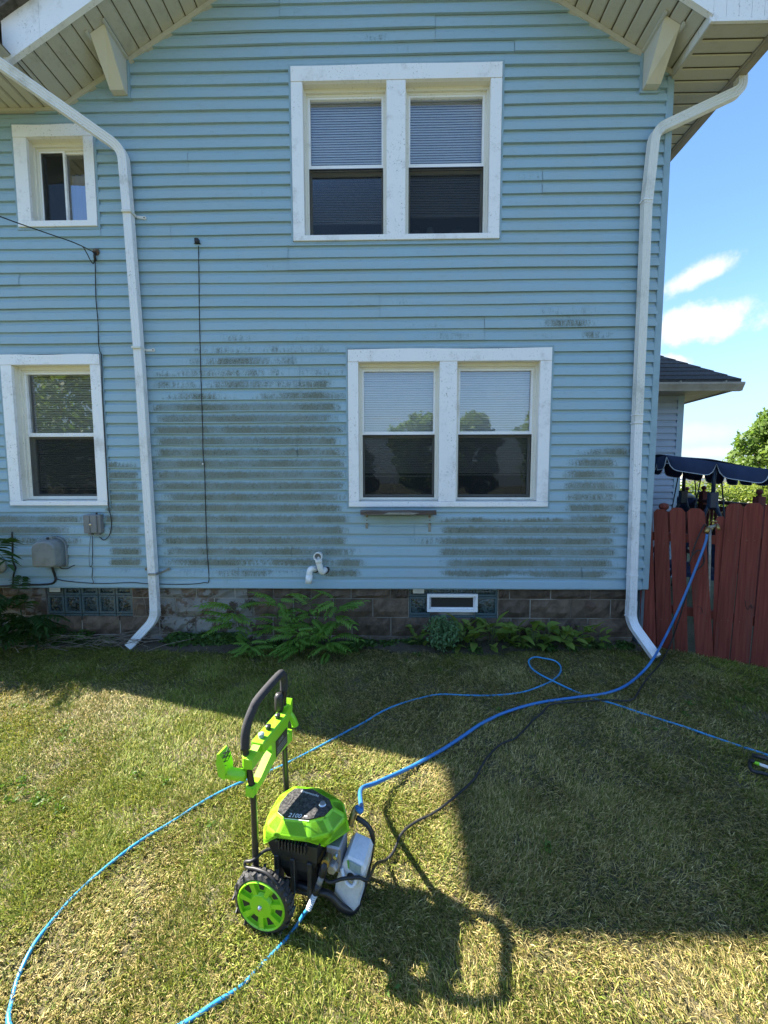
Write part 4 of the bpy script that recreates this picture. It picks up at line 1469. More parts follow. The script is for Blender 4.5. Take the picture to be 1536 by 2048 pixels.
wire('thin_wire', WL([(185, 1072), (185, 1110), (184, 1130), (180, 1133), (185, 1136), (184, 1155), (187, 1164), (184, 1168)], .03), .0030, 'thin dark wire hanging from the grey telephone box to the bottom cable', 'wire')
wire('loop_wire', WL([(181, 1072), (179, 1095), (178, 1115), (179, 1132)], .026), .0022, 'thin grey wire hanging beside the dark one below the telephone box', 'wire', 'greybox')
# conduit and round fitting at the left edge
VT = empty('round_vent', W(2, 1128), 'round beige vent ring with a dark opening on the wall at the far left edge', 'vent')
c = W(2, 1130, 0.0)
MB().lathe([(.055, -.02), (.085, -.02), (.090, -.05), (.084, -.075), (.066, -.08), (.058, -.06), (.055, -.02)], tuple(c), 'y', 28, True).build('ring', M['beige'], VT)
MB().lathe([(.0, -.022), (.060, -.022), (.060, -.026), (.0, -.026)], tuple(c), 'y', 24, False).build('opening', M['rubber_dark'], VT)
wire('conduit', WL([(24, 1064), (25, 1090), (25, 1118), (29, 1131), (31, 1136), (27, 1150), (26, 1168)], .03), .008, 'black conduit bending down the wall beside the round beige vent', 'conduit')
for px, lab in ((110, 'cream paper tag hanging over the left glass block window'), (837, 'cream paper tag hanging over the right glass block window')):
    a = W(px, 1176, .0)
    mb = MB().box(a[0] - .058, a[0] + .058, -.006, -.002, Z_BASE - .060, Z_BASE - .012)
    o = tag(mb.build('paper_tag', M['tag']), lab, 'tag', 'paper tags over the glass block windows')
    MB().box(a[0] - .04, a[0] + .04, -.0075, -.0065, Z_BASE - .034, Z_BASE - .030).build('printed_line', M['greyprint'], o)

# things seen behind the panes
lx = WX(784, 985)
lz = WIN['lower'][2] + .10
FG = empty('figurine', (lx, .19, lz), 'small dark seated figurine on a white base behind the lower left window pane', 'figurine')
MB().lathe([(.0, 0), (.055, 0), (.05, .012), (.03, .02), (.0, .02)], (lx, .185, lz), 'z', 16).build('base', M['whitecloth'], FG)
MB().lathe([(.0, .02), (.042, .02), (.038, .05), (.022, .085), (.026, .11), (.012, .13), (.020, .145), (.020, .165), (.010, .18), (.0, .182)], (lx, .185, lz), 'z', 14).build('body', M['ceramic'], FG)
ux, uz = WX(850, 440), WIN['upper'][2] + .09
for (nm, px, w, h, mt, lab) in (('cushion', 836, .11, .17, 'pinkcloth', 'dusty pink cushion behind the upper right pane'), ('folded_cloth', 866, .085, .20, 'whitecloth', 'crumpled white cloth between the cushions behind the upper right pane'),
                                ('cushion', 925, .17, .17, 'greybox', 'grey cushion standing behind the upper right pane'), ('cushion', 680, .16, .09, 'greybox', 'grey cushion standing behind the upper left pane')):
    x = WX(px, 440)
    bm = bmesh.new()
    bmesh.ops.create_icosphere(bm, subdivisions=2, radius=1.0)
    for v in bm.verts:
        q = v.co
        k = 1 + .14 * math.sin(5 * q.x + 3 * q.z) * .5
        sgn = lambda s_: math.copysign(abs(s_) ** .6, s_)
        v.co = Vector((x + sgn(q.x) * w * .5 * k, .25 + q.y * .04, uz + h * .5 + sgn(q.z) * h * .5 * k))
    o = MB().frombm(bm, True).build(nm, M[mt])
    tag(o, lab, 'cushion' if nm == 'cushion' else 'cloth', 'cushions behind the upper windows' if nm == 'cushion' else None)
# ------------------------------------------------------------------ red picket fence
def PL(px, py, p0, n):
    c, d = ray(px, py)
    n = np.array(n, float)
    t = np.dot(np.array(p0) - c, n) / np.dot(d, n)
    return c + d * t


F0 = np.array([2.69, 0.02, 0]); FD = np.array([1, -0.62, 0]) / math.hypot(1, .62); FN = np.array([.62, 1, 0]) / math.hypot(1, .62)


def FP(px, py, off=0.0): return PL(px, py, F0 - FN * off, FN)


FEN = empty('picket_fence', (3.1, -.2, 0), 'leaning red dog-ear picket fence at the right corner of the blue house', 'fence')
#          top left, top right, bottom left, bottom right (photo pixels)
PK = [((1283, 1022), (1304, 1023), (1279, 1325), (1313, 1325), 0), ((1307, 1018), (1335, 1019), (1315, 1325), (1347, 1325), 0),
      ((1339, 1015), (1370, 1016), (1351, 1328), (1376, 1328), 0), ((1374, 1016), (1409, 1018), (1393, 1330), (1428, 1330), .016),
      ((1432, 1033), (1452, 1033), (1424, 1330), (1440, 1330), -.02), ((1453, 1007), (1488, 1007), (1425, 1332), (1457, 1332), .004),
      ((1489, 1006), (1528, 1006), (1459, 1336), (1497, 1336), 0), ((1532, 1004), (1570, 1004), (1500, 1340), (1538, 1340), .006),
      ((1573, 1002), (1610, 1002), (1541, 1344), (1579, 1344), 0), ((1614, 1000), (1650, 1000), (1582, 1348), (1620, 1348), .004)]
for i, (tl, tr, bl, br, off) in enumerate(PK):
    a, b, c, d = FP(*tl, off), FP(*tr, off), FP(*br, off), FP(*bl, off)
    for q in (c, d): q[2] = min(q[2], -0.02)
    e = .024
    up = np.array([0, 0, 1.0])
    sh = .26
    la, lb = a + (d - a) * .024, b + (c - b) * .024
    ta, tb = a + (b - a) * sh, a + (b - a) * (1 - sh)
    mid = [(la * .3 + ta * .7) * 1.0 + up * .003, (lb * .3 + tb * .7) + up * .003]
    out = [d, c, lb, mid[1], tb, ta, mid[0], la]
    n = len(out)
    vs = list(out) + [p + FN * .018 for p in out]
    o = np.mean(np.array(out), 0)
    mb = MB().add([v - o for v in vs], [list(range(n)), list(range(2 * n - 1, n - 1, -1))] + [(k, n + k, n + (k + 1) % n, (k + 1) % n) for k in range(n)])
    ob = mb.build('picket', M['picket'], FEN, local=True)
    ob.location = Vector(o) - FEN.location
for z in (.38, 1.12):
    a = F0 + FD * -.02 + FN * .024; b = F0 + FD * 3.5 + FN * .024
    mb = MB().add([a + [0, 0, z], b + [0, 0, z], b + FN * .04 + [0, 0, z], a + FN * .04 + [0, 0, z], a + [0, 0, z + .085], b + [0, 0, z + .085], b + FN * .04 + [0, 0, z + .085], a + FN * .04 + [0, 0, z + .085]],
                  [(0, 1, 2, 3), (4, 7, 6, 5), (0, 4, 5, 1), (2, 6, 7, 3), (1, 5, 6, 2), (0, 3, 7, 4)])
    mb.build('rail', M['picket'], FEN)
# the fence carries on past the frame
s_ = float(np.dot(FP(1650, 1150) - F0, FD)) + .02
while s_ < 3.4:
    wv, hh, ln = .138, 1.50 + random.uniform(-.015, .02), random.uniform(-.02, .02)
    q = [(0, -.02), (wv, -.02), (wv + ln, hh - .036), (wv * .74 + ln, hh), (wv * .26 + ln, hh), (ln, hh - .036)]
    pts = [F0 + FD * (s_ + a_) + np.array([0, 0, b_]) for a_, b_ in q]
    o = np.mean(np.array(pts), 0)
    vs = [p - o for p in pts] + [p - o + FN * .018 for p in pts]
    ob = MB().add(vs, [list(range(6)), list(range(11, 5, -1))] + [(k, 6 + k, 6 + (k + 1) % 6, (k + 1) % 6) for k in range(6)]).build('picket', M['picket'], FEN, local=True)
    ob.location = Vector(o) - FEN.location
    s_ += wv + .018
nails = MB()
for i, (tl, tr, bl_, br_, off) in enumerate(PK):
    for zz in (.42, 1.16):
        t = 1 - zz / 1.5
        for s_ in (.3, .7):
            px_ = (tl[0] + (bl_[0] - tl[0]) * t) * (1 - s_) + (tr[0] + (br_[0] - tr[0]) * t) * s_
            py_ = tl[1] + (bl_[1] - tl[1]) * t
            p = FP(px_, py_, off + .0012)
            nails.tube([p - FN * .001, p + FN * .004], .0038, 6)
tag(nails.build('nail_heads', M['rust'], FEN), kind='stuff')
for px, zz in ((1323, 1.42),):
    p = FP(px, 1100, -.09)
    po = MB().box(p[0] - .045, p[0] + .045, p[1] - .045, p[1] + .045, 0, zz).build('post', M['picket'], FEN)
    MB().lathe([(.0, zz), (.03, zz), (.022, zz + .012), (.04, zz + .03), (.046, zz + .052), (.036, zz + .078), (.0, zz + .09)], (p[0], p[1], 0), 'z', 16).build('ball_finial', M['picket'], po)
# scratched marks on two pickets
for px0, py0, pts in ((1395, 1215, [(0, 0), (4, -2), (8, 3), (10, 10), (4, 12)]), (1490, 1205, [(0, -5), (2, 8), (6, 14), (12, 4), (13, 12), (18, 8)])):
    MB().tube(smooth_path([FP(px0 + a, py0 + b, .0165 if px0 < 1400 else .002) for a, b in pts], 4), .0022, 5).build('scratch', M['cable'], FEN)

# ------------------------------------------------------------------ rear addition of pale blue siding
def AY(px, py, y):
    c, d = ray(px, py)
    return c + d * ((y - c[1]) / d[1])


YA = 3.0
xc = AY(1360, 900, YA)[0]
ze = AY(1400, 783, YA)[2] + .02
AN = empty('rear_addition', (4.0, 3.4, 0), 'low pale blue sided addition with a dark shingled hip roof behind the right corner', 'building')
wall_boards(AN, 2.75, xc - .03, .30, ze, YA, E_, M['annex'], [], lambda k: [], None)
mb = MB()
mb.add([(2.7, YA + .005, 0), (xc, YA + .005, 0), (xc, YA + .005, ze), (2.7, YA + .005, ze)], [(0, 1, 2, 3)])
mb.add([(xc, YA + .005, 0), (xc, YA + 4, 0), (xc, YA + 4, ze), (xc, YA + .005, ze)], [(0, 1, 2, 3)])
mb.build('wall', M['annex'], AN)
MB().box(xc - .095, xc + .012, YA - .024, YA + .09, .28, ze).build('corner_post', M['annex_trim'], AN)
YE = YA - .46
xe = AY(1477, 765, YE)[0]
zg = AY(1440, 783, YE)[2]
MB().box(2.7, xe - .06, YE + .01, YA, zg + .035, zg + .05).build('soffit', M['tan_gutter'], AN)
MB().box(xc, xe - .06, YA, YA + 4, zg + .035, zg + .05).build('soffit', M['tan_gutter'], AN)
mb = MB().poly([(YE + .0, zg + .13), (YE - .105, zg + .13), (YE - .105, zg + .10), (YE - .07, zg + .03), (YE - .06, zg + .0), (YE + .0, zg + .0)], 'x', 2.7, xe + .02)
mb.build('gutter', M['tan_gutter'], AN)
for px in (1352, 1441):
    xg = AY(px, 770, YE)[0]
    MB().box(xg - .012, xg + .012, YE - .108, YE + .02, zg + .128, zg + .150).build('gutter_bracket', M['galv'], AN)
MB().box(2.7, xe - .01, YE - .0, YE + .02, zg + .02, zg + .17).build('fascia_board', M['tan_gutter'], AN)
MB().box(xe - .03, xe - .012, YE + .02, YA + 4, zg + .02, zg + .17).build('fascia_board', M['tan_gutter'], AN)
sl = .80
top = 1.9
ez = zg + .175
rf = MB()
rf.add([(2.66, YE - .05, ez), (xe, YE - .05, ez), (xe - top, YE - .05 + top, ez + sl * top), (2.66, YE - .05 + top, ez + sl * top)], [(0, 1, 2, 3)])
rf.add([(xe, YE - .05, ez), (xe, YA + 4, ez), (xe - top, YA + 4, ez + sl * top), (xe - top, YE - .05 + top, ez + sl * top)], [(0, 1, 2, 3)])
rf.add([(2.66, YE - .05, ez - .03), (xe, YE - .05, ez - .03), (xe, YA + 4, ez - .03), (2.66, YA + 4, ez - .03)], [(0, 1, 2, 3)])
rf.add([(2.66, YE - .05, ez - .03), (xe, YE - .05, ez - .03), (xe, YE - .05, ez), (2.66, YE - .05, ez)], [(0, 1, 2, 3)])
rf.add([(xe, YE - .05, ez - .03), (xe, YA + 4, ez - .03), (xe, YA + 4, ez), (xe, YE - .05, ez)], [(0, 1, 2, 3)])
RF = rf.build('roof', M['shingle'], AN)
for k in range(14):
    t0, t1 = k * .125, k * .125 + .15
    a, b = (YE - .05 + t0, ez + sl * t0), (YE - .05 + t1, ez + sl * t1)
    nx, nz = -sl / math.hypot(1, sl), 1 / math.hypot(1, sl)
    vs = []
    for (y_, z_, xr, th) in ((a[0], a[1], xe - t0, .016), (b[0], b[1], xe - t1, .004)):
        vs += [(2.67, y_ + nx * th, z_ + nz * th), (xr, y_ + nx * th, z_ + nz * th), (2.67, y_, z_), (xr, y_, z_)]
    MB().add(vs, [(0, 1, 5, 4), (0, 2, 3, 1), (1, 3, 7, 5)]).build('shingle_course', M['shingle'], RF)

# ------------------------------------------------------------------ patio swing with a navy canopy
SW_ = empty('patio_swing', (4.4, 1.3, 0), 'patio swing with a scalloped navy canopy piped in white behind the red fence', 'patio swing')
C0 = np.array([*AY(1334, 911, 1.0)]); C1 = np.array([*AY(1541, 940, .62)])
dv = np.array([C1[1] - C0[1], -(C1[0] - C0[0]), 0]); dv = -dv / np.linalg.norm(dv)
if dv[1] < 0: dv = -dv
C2 = C1 + dv * 1.25; C3 = C0 + dv * 1.25
NU, NV = 16, 8
vs = []
for j in range(NV + 1):
    for i in range(NU + 1):
        u, v = i / NU, j / NV
        p = C0 + (C1 - C0) * u + (C3 - C0) * v
        p = p + np.array([0, 0, .05 * math.sin(math.pi * v) + .03 * math.sin(math.pi * u) - .012 * abs(math.sin(2 * math.pi * u))])
        vs.append(p)
top_n = len(vs)
fs = [(j * (NU + 1) + i, j * (NU + 1) + i + 1, (j + 1) * (NU + 1) + i + 1, (j + 1) * (NU + 1) + i) for j in range(NV) for i in range(NU)]
CAN = MB().add(vs, fs, True).build('canopy', M['navy'], SW_)


def valance(a, b, n, drop, outn):
    a, b = np.array(a), np.array(b)
    K = 14
    top_, bot = [], []
    for s in range(n):
        for k in range(K + (s == n - 1)):
            u = k / K
            t = (s + u) / n
            p = a + (b - a) * t
            e = 1 - abs(2 * u - 1) ** 7
            h = drop * (.10 + .90 * e)
            bul = .035 * math.sin(math.pi * u)
            top_.append(p + np.array([0, 0, .006]))
            bot.append(p - np.array([0, 0, h]) + outn * bul)
    m = len(top_)
    mids = [t * .5 + q * .5 + outn * .022 for t, q in zip(top_, bot)]
    mb = MB().add(top_ + mids + bot, [(i, i + 1, m + i + 1, m + i) for i in range(m - 1)] + [(m + i, m + i + 1, 2 * m + i + 1, 2 * m + i) for i in range(m - 1)], True)
    v = mb.build('valance', M['navy'], CAN, fix=False)
    MB().tube([q + outn * .003 for q in bot], .0055, 5).build('piping', M['piping'], CAN)


un = (C1 - C0) / np.linalg.norm(C1 - C0)
valance(C0, C1, 2, .175, -dv)
valance(C3, C0, 3, .175, -un * [1, 1, 0])
valance(C3, C2, 4, .18, dv)
valance(C1, C2, 3, .18, un * [1, 1, 0])
mid = lambda p, q, t: p + (q - p) * t
for (base, sgn) in ((mid(C0, C1, .50), 1), (mid(C3, C2, .50), -1)):
    t = base - np.array([0, 0, .02]) + dv * .05 * sgn
    k = np.array([t[0], t[1], 1.52])
    MB().tube([t, k], .022, 8).build('upright', M['navy_steel'], SW_)
    for s in (-1, 1):
        f = k + un * [1, 1, 0] * .62 * s; f[2] = 0.0
        MB().tube([k + [0, 0, .06], k + un * [1, 1, 0] * .06 * s - [0, 0, .16], f], .021, 8).build('leg', M['navy_steel'], SW_)
    MB().box(k[0] - .055, k[0] + .055, k[1] - .03, k[1] + .03, 1.40, 1.60, .01).build('joint_plate', M['navy_steel'], SW_)
ctr = (C0 + C1 + C2 + C3) / 4
sa, sb_ = ctr - dv * .48, ctr + dv * .48
uh = un * [1, 1, 0]; uh = uh / np.linalg.norm(uh)
for nm, off0, off1, za, zb_, zc_, zd in (('seat', -.25, .25, .50, .46, .56, .52), ('backrest', .25, .36, .55, 1.05, .60, 1.08)):
    vs = []
    for e in (sa, sb_):
        for (o, z) in ((off0, za), (off1, zb_), (off1 + .05, zd), (off0 + .0, zc_)):
            p = e + uh * o; vs.append((p[0], p[1], z))
    MB().add(vs, [(0, 1, 2, 3), (4, 7, 6, 5), (0, 4, 5, 1), (1, 5, 6, 2), (2, 6, 7, 3), (3, 7, 4, 0)]).build(nm, M['navy'], SW_)
for e in (sa, sb_):
    for s in (-1, 1):
        MB().tube([e + uh * .1 * s + [0, 0, 1.80 - e[2]], (*(e + uh * .24 * s)[:2], .55)], .008, 6).build('hanger', M['black_metal'], SW_)

# ------------------------------------------------------------------ deck railing beyond the fence
DK = empty('deck_railing', (4.6, 1.6, 0), 'dark red deck railing with turned balusters behind the swing', 'railing')
ra, rb_ = AY(1372, 1000, 2.6), AY(1521, 1005, .62)
ra[2] = AY(1372, 999, 2.6)[2]; rb_[2] = AY(1521, 1004, .62)[2]
zr_ = (ra[2] + rb_[2]) / 2
d_ = (rb_ - ra); L = math.hypot(d_[0], d_[1]); d_ = d_ / L; d_[2] = 0
nn = np.array([-d_[1], d_[0], 0])
for z, h, w in ((zr_, .04, .055), (zr_ - .08, .06, .02), (.62, .06, .02)):
    a, b = np.array([*ra[:2], z]), np.array([*rb_[:2], z])
    MB().add([a - nn * w, b - nn * w, b + nn * w, a + nn * w, a - nn * w - [0, 0, h], b - nn * w - [0, 0, h], b + nn * w - [0, 0, h], a + nn * w - [0, 0, h]],
             [(0, 1, 2, 3), (4, 7, 6, 5), (0, 4, 5, 1), (2, 6, 7, 3), (1, 5, 6, 2), (0, 3, 7, 4)]).build('rail', M['deckred'], DK)
bal = MB().lathe([(.0, 0), (.022, 0), (.022, .10), (.014, .13), (.021, .30), (.012, .50), (.021, .60), (.022, .72), (.0, .72)], (0, 0, 0), 'z', 8).mesh('baluster', M['deckred'])
nb = int(L / .115)
for i in range(1, nb):
    p = ra + (rb_ - ra) * i / nb
    o = link('baluster', bal); o.parent = DK
    o.location = Vector((p[0], p[1], zr_ - .80)) - DK.location
for t, up in ((0.30, .12), (.985, .09), (0.0, .1)):
    p = ra + (rb_ - ra) * t
    z_ = zr_ + up
    w = .042
    po = MB().box(p[0] - w, p[0] + w, p[1] - w, p[1] + w, 0, z_, .004).build('post', M['deckred'], DK)
    MB().lathe([(.0, z_), (.030, z_), (.020, z_ + .014), (.016, z_ + .022), (.030, z_ + .036), (.035, z_ + .056), (.028, z_ + .078), (.0, z_ + .09)], (p[0], p[1], 0), 'z', 14).build('ball_finial', M['deckred'], po)
# deck floor
mb = MB().add([(3.0, .9, .45), (6.2, .9, .45), (6.2, 2.95, .45), (3.0, 2.95, .45), (3.0, .9, .40), (6.2, .9, .40), (6.2, 2.95, .40), (3.0, 2.95, .40)],
              [(0, 1, 2, 3), (4, 7, 6, 5), (0, 4, 5, 1), (2, 6, 7, 3), (1, 5, 6, 2), (0, 3, 7, 4)])
# covered grill
gp = AY(1372, 1000, 2.2)
GR = empty('barbecue_grill', (gp[0], gp[1], 0), 'dark rounded barbecue grill with a white top beside the pale addition corner', 'grill')
zt = AY(1372, 986, 2.2)[2]
MB().lathe([(.0, zt), (.06, zt - .006), (.10, zt - .035), (.115, zt - .07), (.0, zt - .07)], (gp[0], gp[1], 0), 'z', 16).build('lid', M['whitecloth'], GR)
MB().lathe([(.0, zt - .071), (.118, zt - .071), (.12, zt - .16), (.09, zt - .27), (.0, zt - .30)], (gp[0], gp[1], 0), 'z', 16).build('bowl', M['navy'], GR)
for q in range(3):
    a = R(90 + 120 * q)
    MB().tube([(gp[0] + .07 * math.cos(a), gp[1] + .07 * math.sin(a), zt - .26), (gp[0] + .20 * math.cos(a), gp[1] + .20 * math.sin(a), 0)], .012, 6).build('leg', M['black_metal'], GR)


# ------------------------------------------------------------------ trees, hedge, far ground
def leaf_cloud(name, blobs, n, size, mat, parent=None, flat=.8, seed=1, core=.55):
    """leaf-sized quads through a set of ellipsoid clumps: (cx,cy,cz,rx,ry,rz)"""
    r = np.random.default_rng(seed)
    vol = np.array([b[3] * b[4] * b[5] for b in blobs]) ** .75
    cnt = (vol / vol.sum() * n).astype(int)
    P, Nn, T = [], [], []
    for b, c in zip(blobs, cnt):
        d = r.normal(size=(c, 3)); d /= np.linalg.norm(d, axis=1, keepdims=True)
        rad = core + (1 - core) * r.random(c) ** .6
        rad *= 1 + .16 * np.sin(d[:, 0] * 7 + b[0] * 3) * np.sin(d[:, 2] * 6 + b[2]) + r.normal(size=c) * .05
        P.append(np.array(b[:3]) + d * rad[:, None] * np.array(b[3:]))
        nrm = d * flat + r.normal(size=(c, 3)) * .75 + np.array([0, 0, .4])
        Nn.append(nrm / np.linalg.norm(nrm, axis=1, keepdims=True))
        T.append(np.clip(r.normal(.5, .26, c) + r.normal(0, .18), 0, 1))
    P, Nn, T = np.concatenate(P), np.concatenate(Nn), np.concatenate(T)
    m = len(P)
    a = np.cross(Nn, r.normal(size=(m, 3))); a /= np.linalg.norm(a, axis=1, keepdims=True)
    b_ = np.cross(Nn, a)
    s = size * (.6 + .8 * r.random(m))[:, None]
    v = np.stack([P - a * s, P - b_ * s * .45 + Nn * s * .12, P + a * s, P + b_ * s * .45 + Nn * s * .12], 1).reshape(-1, 3)
    off = np.array(world_loc(parent)) if parent else np.zeros(3)
    me = bpy.data.meshes.new(name)
    me.vertices.add(m * 4); me.vertices.foreach_set('co', (v - off).astype(np.float32).ravel())
    me.loops.add(m * 4); me.loops.foreach_set('vertex_index', np.arange(m * 4, dtype=np.int32))
    me.polygons.add(m); me.polygons.foreach_set('loop_start', np.arange(m, dtype=np.int32) * 4)
    at = me.attributes.new('tint', 'FLOAT', 'POINT'); at.data.foreach_set('value', np.repeat(T, 4).astype(np.float32))
    me.update(); me.validate()
    me.materials.append(mat)
    o = link(name, me); o.parent = parent
    return o


def tree(x, y, h, r, label, seed, group, mat, trunk=.10, n=9000, leaf=.10, base=.3):
    rr = random.Random(seed)
    t = empty('tree', (x, y, 0), label, 'tree', group)
    hb = h * base
    mb = MB()
    mb.tube([(x, y, -.1), (x + .05, y, hb * .6), (x - .03, y + .04, hb), (x, y, h * .7)], [trunk * 1.3, trunk, trunk * .85, trunk * .3], 8)
    blobs = []
    for k in range(13):
        a = k * 2.4 + rr.uniform(-.3, .3)
        q = (k + .5) / 13
        z = hb + (h - hb) * (.12 + .80 * q)
        w = r * math.sin(math.pi * (.16 + .74 * q)) * rr.uniform(.45, .72)
        c = (x + w * math.cos(a), y + w * math.sin(a), z)
        br = r * rr.uniform(.28, .54) * (1.1 - .35 * q)
        blobs.append((*c, br, br, br * .85))
        mb.tube([(x, y, hb * .8 + (h * .6 - hb) * q * .6), ((x + c[0]) / 2, (y + c[1]) / 2, (hb + z) / 2 + .1), c], [trunk * .45, trunk * .28, trunk * .1], 6)
    blobs.append((x, y, h - r * .3, r * .4, r * .4, r * .35))
    mb.build('trunk', M['bark'], t)
    leaf_cloud('crown', blobs, n, leaf, mat, t, seed=seed)
    return t


c = AY(1545, 905, 9.5)
tree(c[0] + .2, 9.5, 4.05, 1.75, 'bright green tree rising beyond the hedge at the right edge', 4, None, M['tree_leaf'], .09, 14000, .085, .22)
HG = empty('hedge', (8.5, 8.6, 0), 'long bright yellow-green hedge beyond the deck railing', 'hedge')
bl = []
for i in range(16):
    x = 5.3 + i * .55
    for z in (.4, .95, 1.42):
        bl.append((x + random.uniform(-.1, .1), 8.3 + random.uniform(-.2, .2), z, .48, .5, .38 + random.uniform(-.05, .05)))
MB().tube([(5.2, 8.4, .1), (9.0, 8.4, .15), (13.8, 8.4, .1)], .03, 6).build('stem', M['bark'], HG)
leaf_cloud('foliage', bl, 16000, .055, M['hedge_leaf'], HG, seed=9)
sheet('far_field', [(-200, 26), (400, 26), (500, 500), (-200, 500)], .01, M['field'])
FF = empty('far_fence', (24, 27, 0), 'pale rail fence far behind the hedge', 'fence')
for z in (.55, 1.0, 1.45, 1.9):
    MB().box(14, 44, 26.97, 27.03, z, z + .12).build('rail', M['piping'], FF)
for i in range(11):
    MB().box(14 + i * 3, 14.12 + i * 3, 27.03, 27.15, 0, 2.15).build('post', M['piping'], FF)
# pale garage wall further off
GW = empty('far_shed', (30, 45, 0), 'long pale far building just above the hedge', 'building')
MB().box(20, 70, 45, 50, 0, 2.3).build('wall', M['beige'], GW)
MB().add([(19.7, 44.7, 2.3), (70.3, 44.7, 2.3), (70.3, 50.3, 2.3), (19.7, 50.3, 2.3), (19.7, 47.5, 2.9), (70.3, 47.5, 2.9)],
         [(0, 1, 5, 4), (2, 3, 4, 5), (0, 4, 3), (1, 2, 5), (0, 3, 2, 1)]).build('roof', M['field'], GW)
# the trees across the yard that the window panes mirror
for i, (x, y, h, r_, n) in enumerate(((3.2, -33, 8.2, 4.0, 7000), (8.4, -36, 8.8, 3.6, 6500), (15.0, -30, 12.5, 4.6, 8000), (-29.0, -30, 15.0, 6.8, 9000), (-4.5, -40, 6.5, 3.4, 5000), (-14, -38, 7.0, 4.0, 5000), (24, -36, 9, 4.5, 5000), (-20, -36, 15.5, 6.5, 9000))):
    tree(x, y, h, r_, ['round green tree mirrored in the lower window pair, left of its middle post', 'round green tree mirrored right of the middle post of the lower window pair', 'tall green tree mirrored at the right edge of the lower window pair', 'tall leafy tree mirrored in the single left window', 'low green tree across the yard far behind the viewer', 'broad green tree across the yard between the mirrored ones', 'green tree across the yard far to the right', 'tall green tree across the yard at the far left'][i], 30 + i, 'trees mirrored in the panes', M['tree_leaf'], .25, n, .26, .08)
# ------------------------------------------------------------------ pressure washer (own frame: u right, v away, w up)
PW_O = Vector((-.52, -2.445, 0)); PW_R = R(-12.7)
WA = empty('pressure_washer', PW_O, 'lime green and black electric pressure washer standing on the sunlit grass', 'pressure washer', rotz=PW_R)
_U = np.array([math.cos(PW_R), math.sin(PW_R), 0]); _V = np.array([-math.sin(PW_R), math.cos(PW_R), 0])


def wl(u, v, w): return np.array(PW_O) + _U * u + _V * v + np.array([0, 0, w])


def part(mb, name, mat, parent=None):
    return mb.build(name, M[mat] if isinstance(mat, str) else mat, parent or WA, local=True)


# tubular handle
near = [(.028, -.14, .14), (.020, -.14, .24), (.018, -.14, .50), (-.006, -.14, .66), (-.012, -.14, .72)]
loop_n = [(-.010, -.138, .755), (-.004, -.128, .800), (.004, -.105, .840), (.010, -.070, .866)]
loop_f = [(.010, .085, .880), (.008, .118, .868), (.006, .136, .838), (.004, .14, .800)]
far = [(.002, .14, .735), (.000, .14, .62), (.002, .14, .45), (.008, .14, .28), (.02, .14, .14)]
P_ = smooth_path(near + loop_n + loop_f + far, 5)
part(MB().tube(P_, .0125, 12), 'handle_tube', 'black_metal')
gp_ = smooth_path([(-.012, -.14, .70)] + loop_n + loop_f + [(.003, .14, .785)], 6)
part(MB().tube(gp_, .0175, 14), 'foam_grip', 'foam')
# green console between the tubes
pts = [(-.160, .672), (-.098, .695), (.098, .698), (.150, .712), (.163, .735), (.172, .73), (.163, .662), (.122, .640), (.118, .595), (.160, .588), (.160, .538), (.10, .545),
       (.03, .556), (-.09, .530), (-.160, .522), (-.160, .556), (-.105, .560), (-.012, .605), (-.024, .642), (-.160, .634)]
CO = part(MB().poly(pts, 'x', -.002, .030), 'console', 'green')
part(MB().box(-.012, .046, -.102, .100, .662, .706, .006), 'nozzle_tray', 'green', CO)
for v, m_ in ((-.075, 'label_grey'), (-.022, 'black_plastic'), (.055, 'black_plastic')):
    part(MB().lathe([(.0, .706), (.010, .706), (.010, .712), (.012, .714), (.012, .722), (.006, .726), (.0, .726)], (.018, v, 0), 'z', 12, False), 'nozzle', m_, CO)
part(MB().box(.0305, .0325, .012, .108, .560, .630), 'label_plate', 'black_plastic', CO)
for (v, w, h) in ((-.14, .652, .046), (-.14, .540, .040), (.14, .692, .046), (.14, .562, .044)):
    part(MB().lathe([(.0185, w - h / 2), (.0205, w - h / 2 + .002), (.0205, w + h / 2 - .002), (.0185, w + h / 2), (.0135, w + h / 2), (.0135, w - h / 2), (.0185, w - h / 2)],
                    (.012 if w < .6 else -.002, v, 0), 'z', 14, False), 'clamp', 'green', CO)
part(MB().lathe([(.0, .735), (.018, .735), (.020, .75), (.020, .80), (.013, .815), (.0, .815)], (-.004, .108, -.03), 'z', 12), 'wand_holder', 'black_plastic', CO)
# hooks
hk = MB()
hk.tube(smooth_path([(.0, -.155, .605), (-.03, -.162, .607), (-.06, -.168, .612), (-.078, -.172, .622)], 4), [.021] * 12 + [.020], 12)
HK = part(hk, 'hook', 'green', CO)
pad = MB().poly([(-.092, .612), (-.066, .604), (-.060, .640), (-.072, .685), (-.086, .704), (-.096, .700), (-.100, .660)], 'y', -.196, -.148)
part(pad, 'hook_pad', 'green', CO)
for i in range(5):
    for s in (-1, 1):
        w0 = .622 + i * .016
        part(MB().tube([(-.0635 - .002 * i, -.192, w0 + (.02 if s > 0 else 0)), (-.0645 - .002 * i, -.152, w0 + (0 if s > 0 else .02))], .0022, 4), 'grip_rib', 'black_plastic', CO)
part(MB().tube(smooth_path([(.012, .155, .672), (.028, .160, .650), (.040, .163, .622), (.044, .164, .606)], 4), [.015] * 12 + [.017], 12), 'hook', 'green', CO)

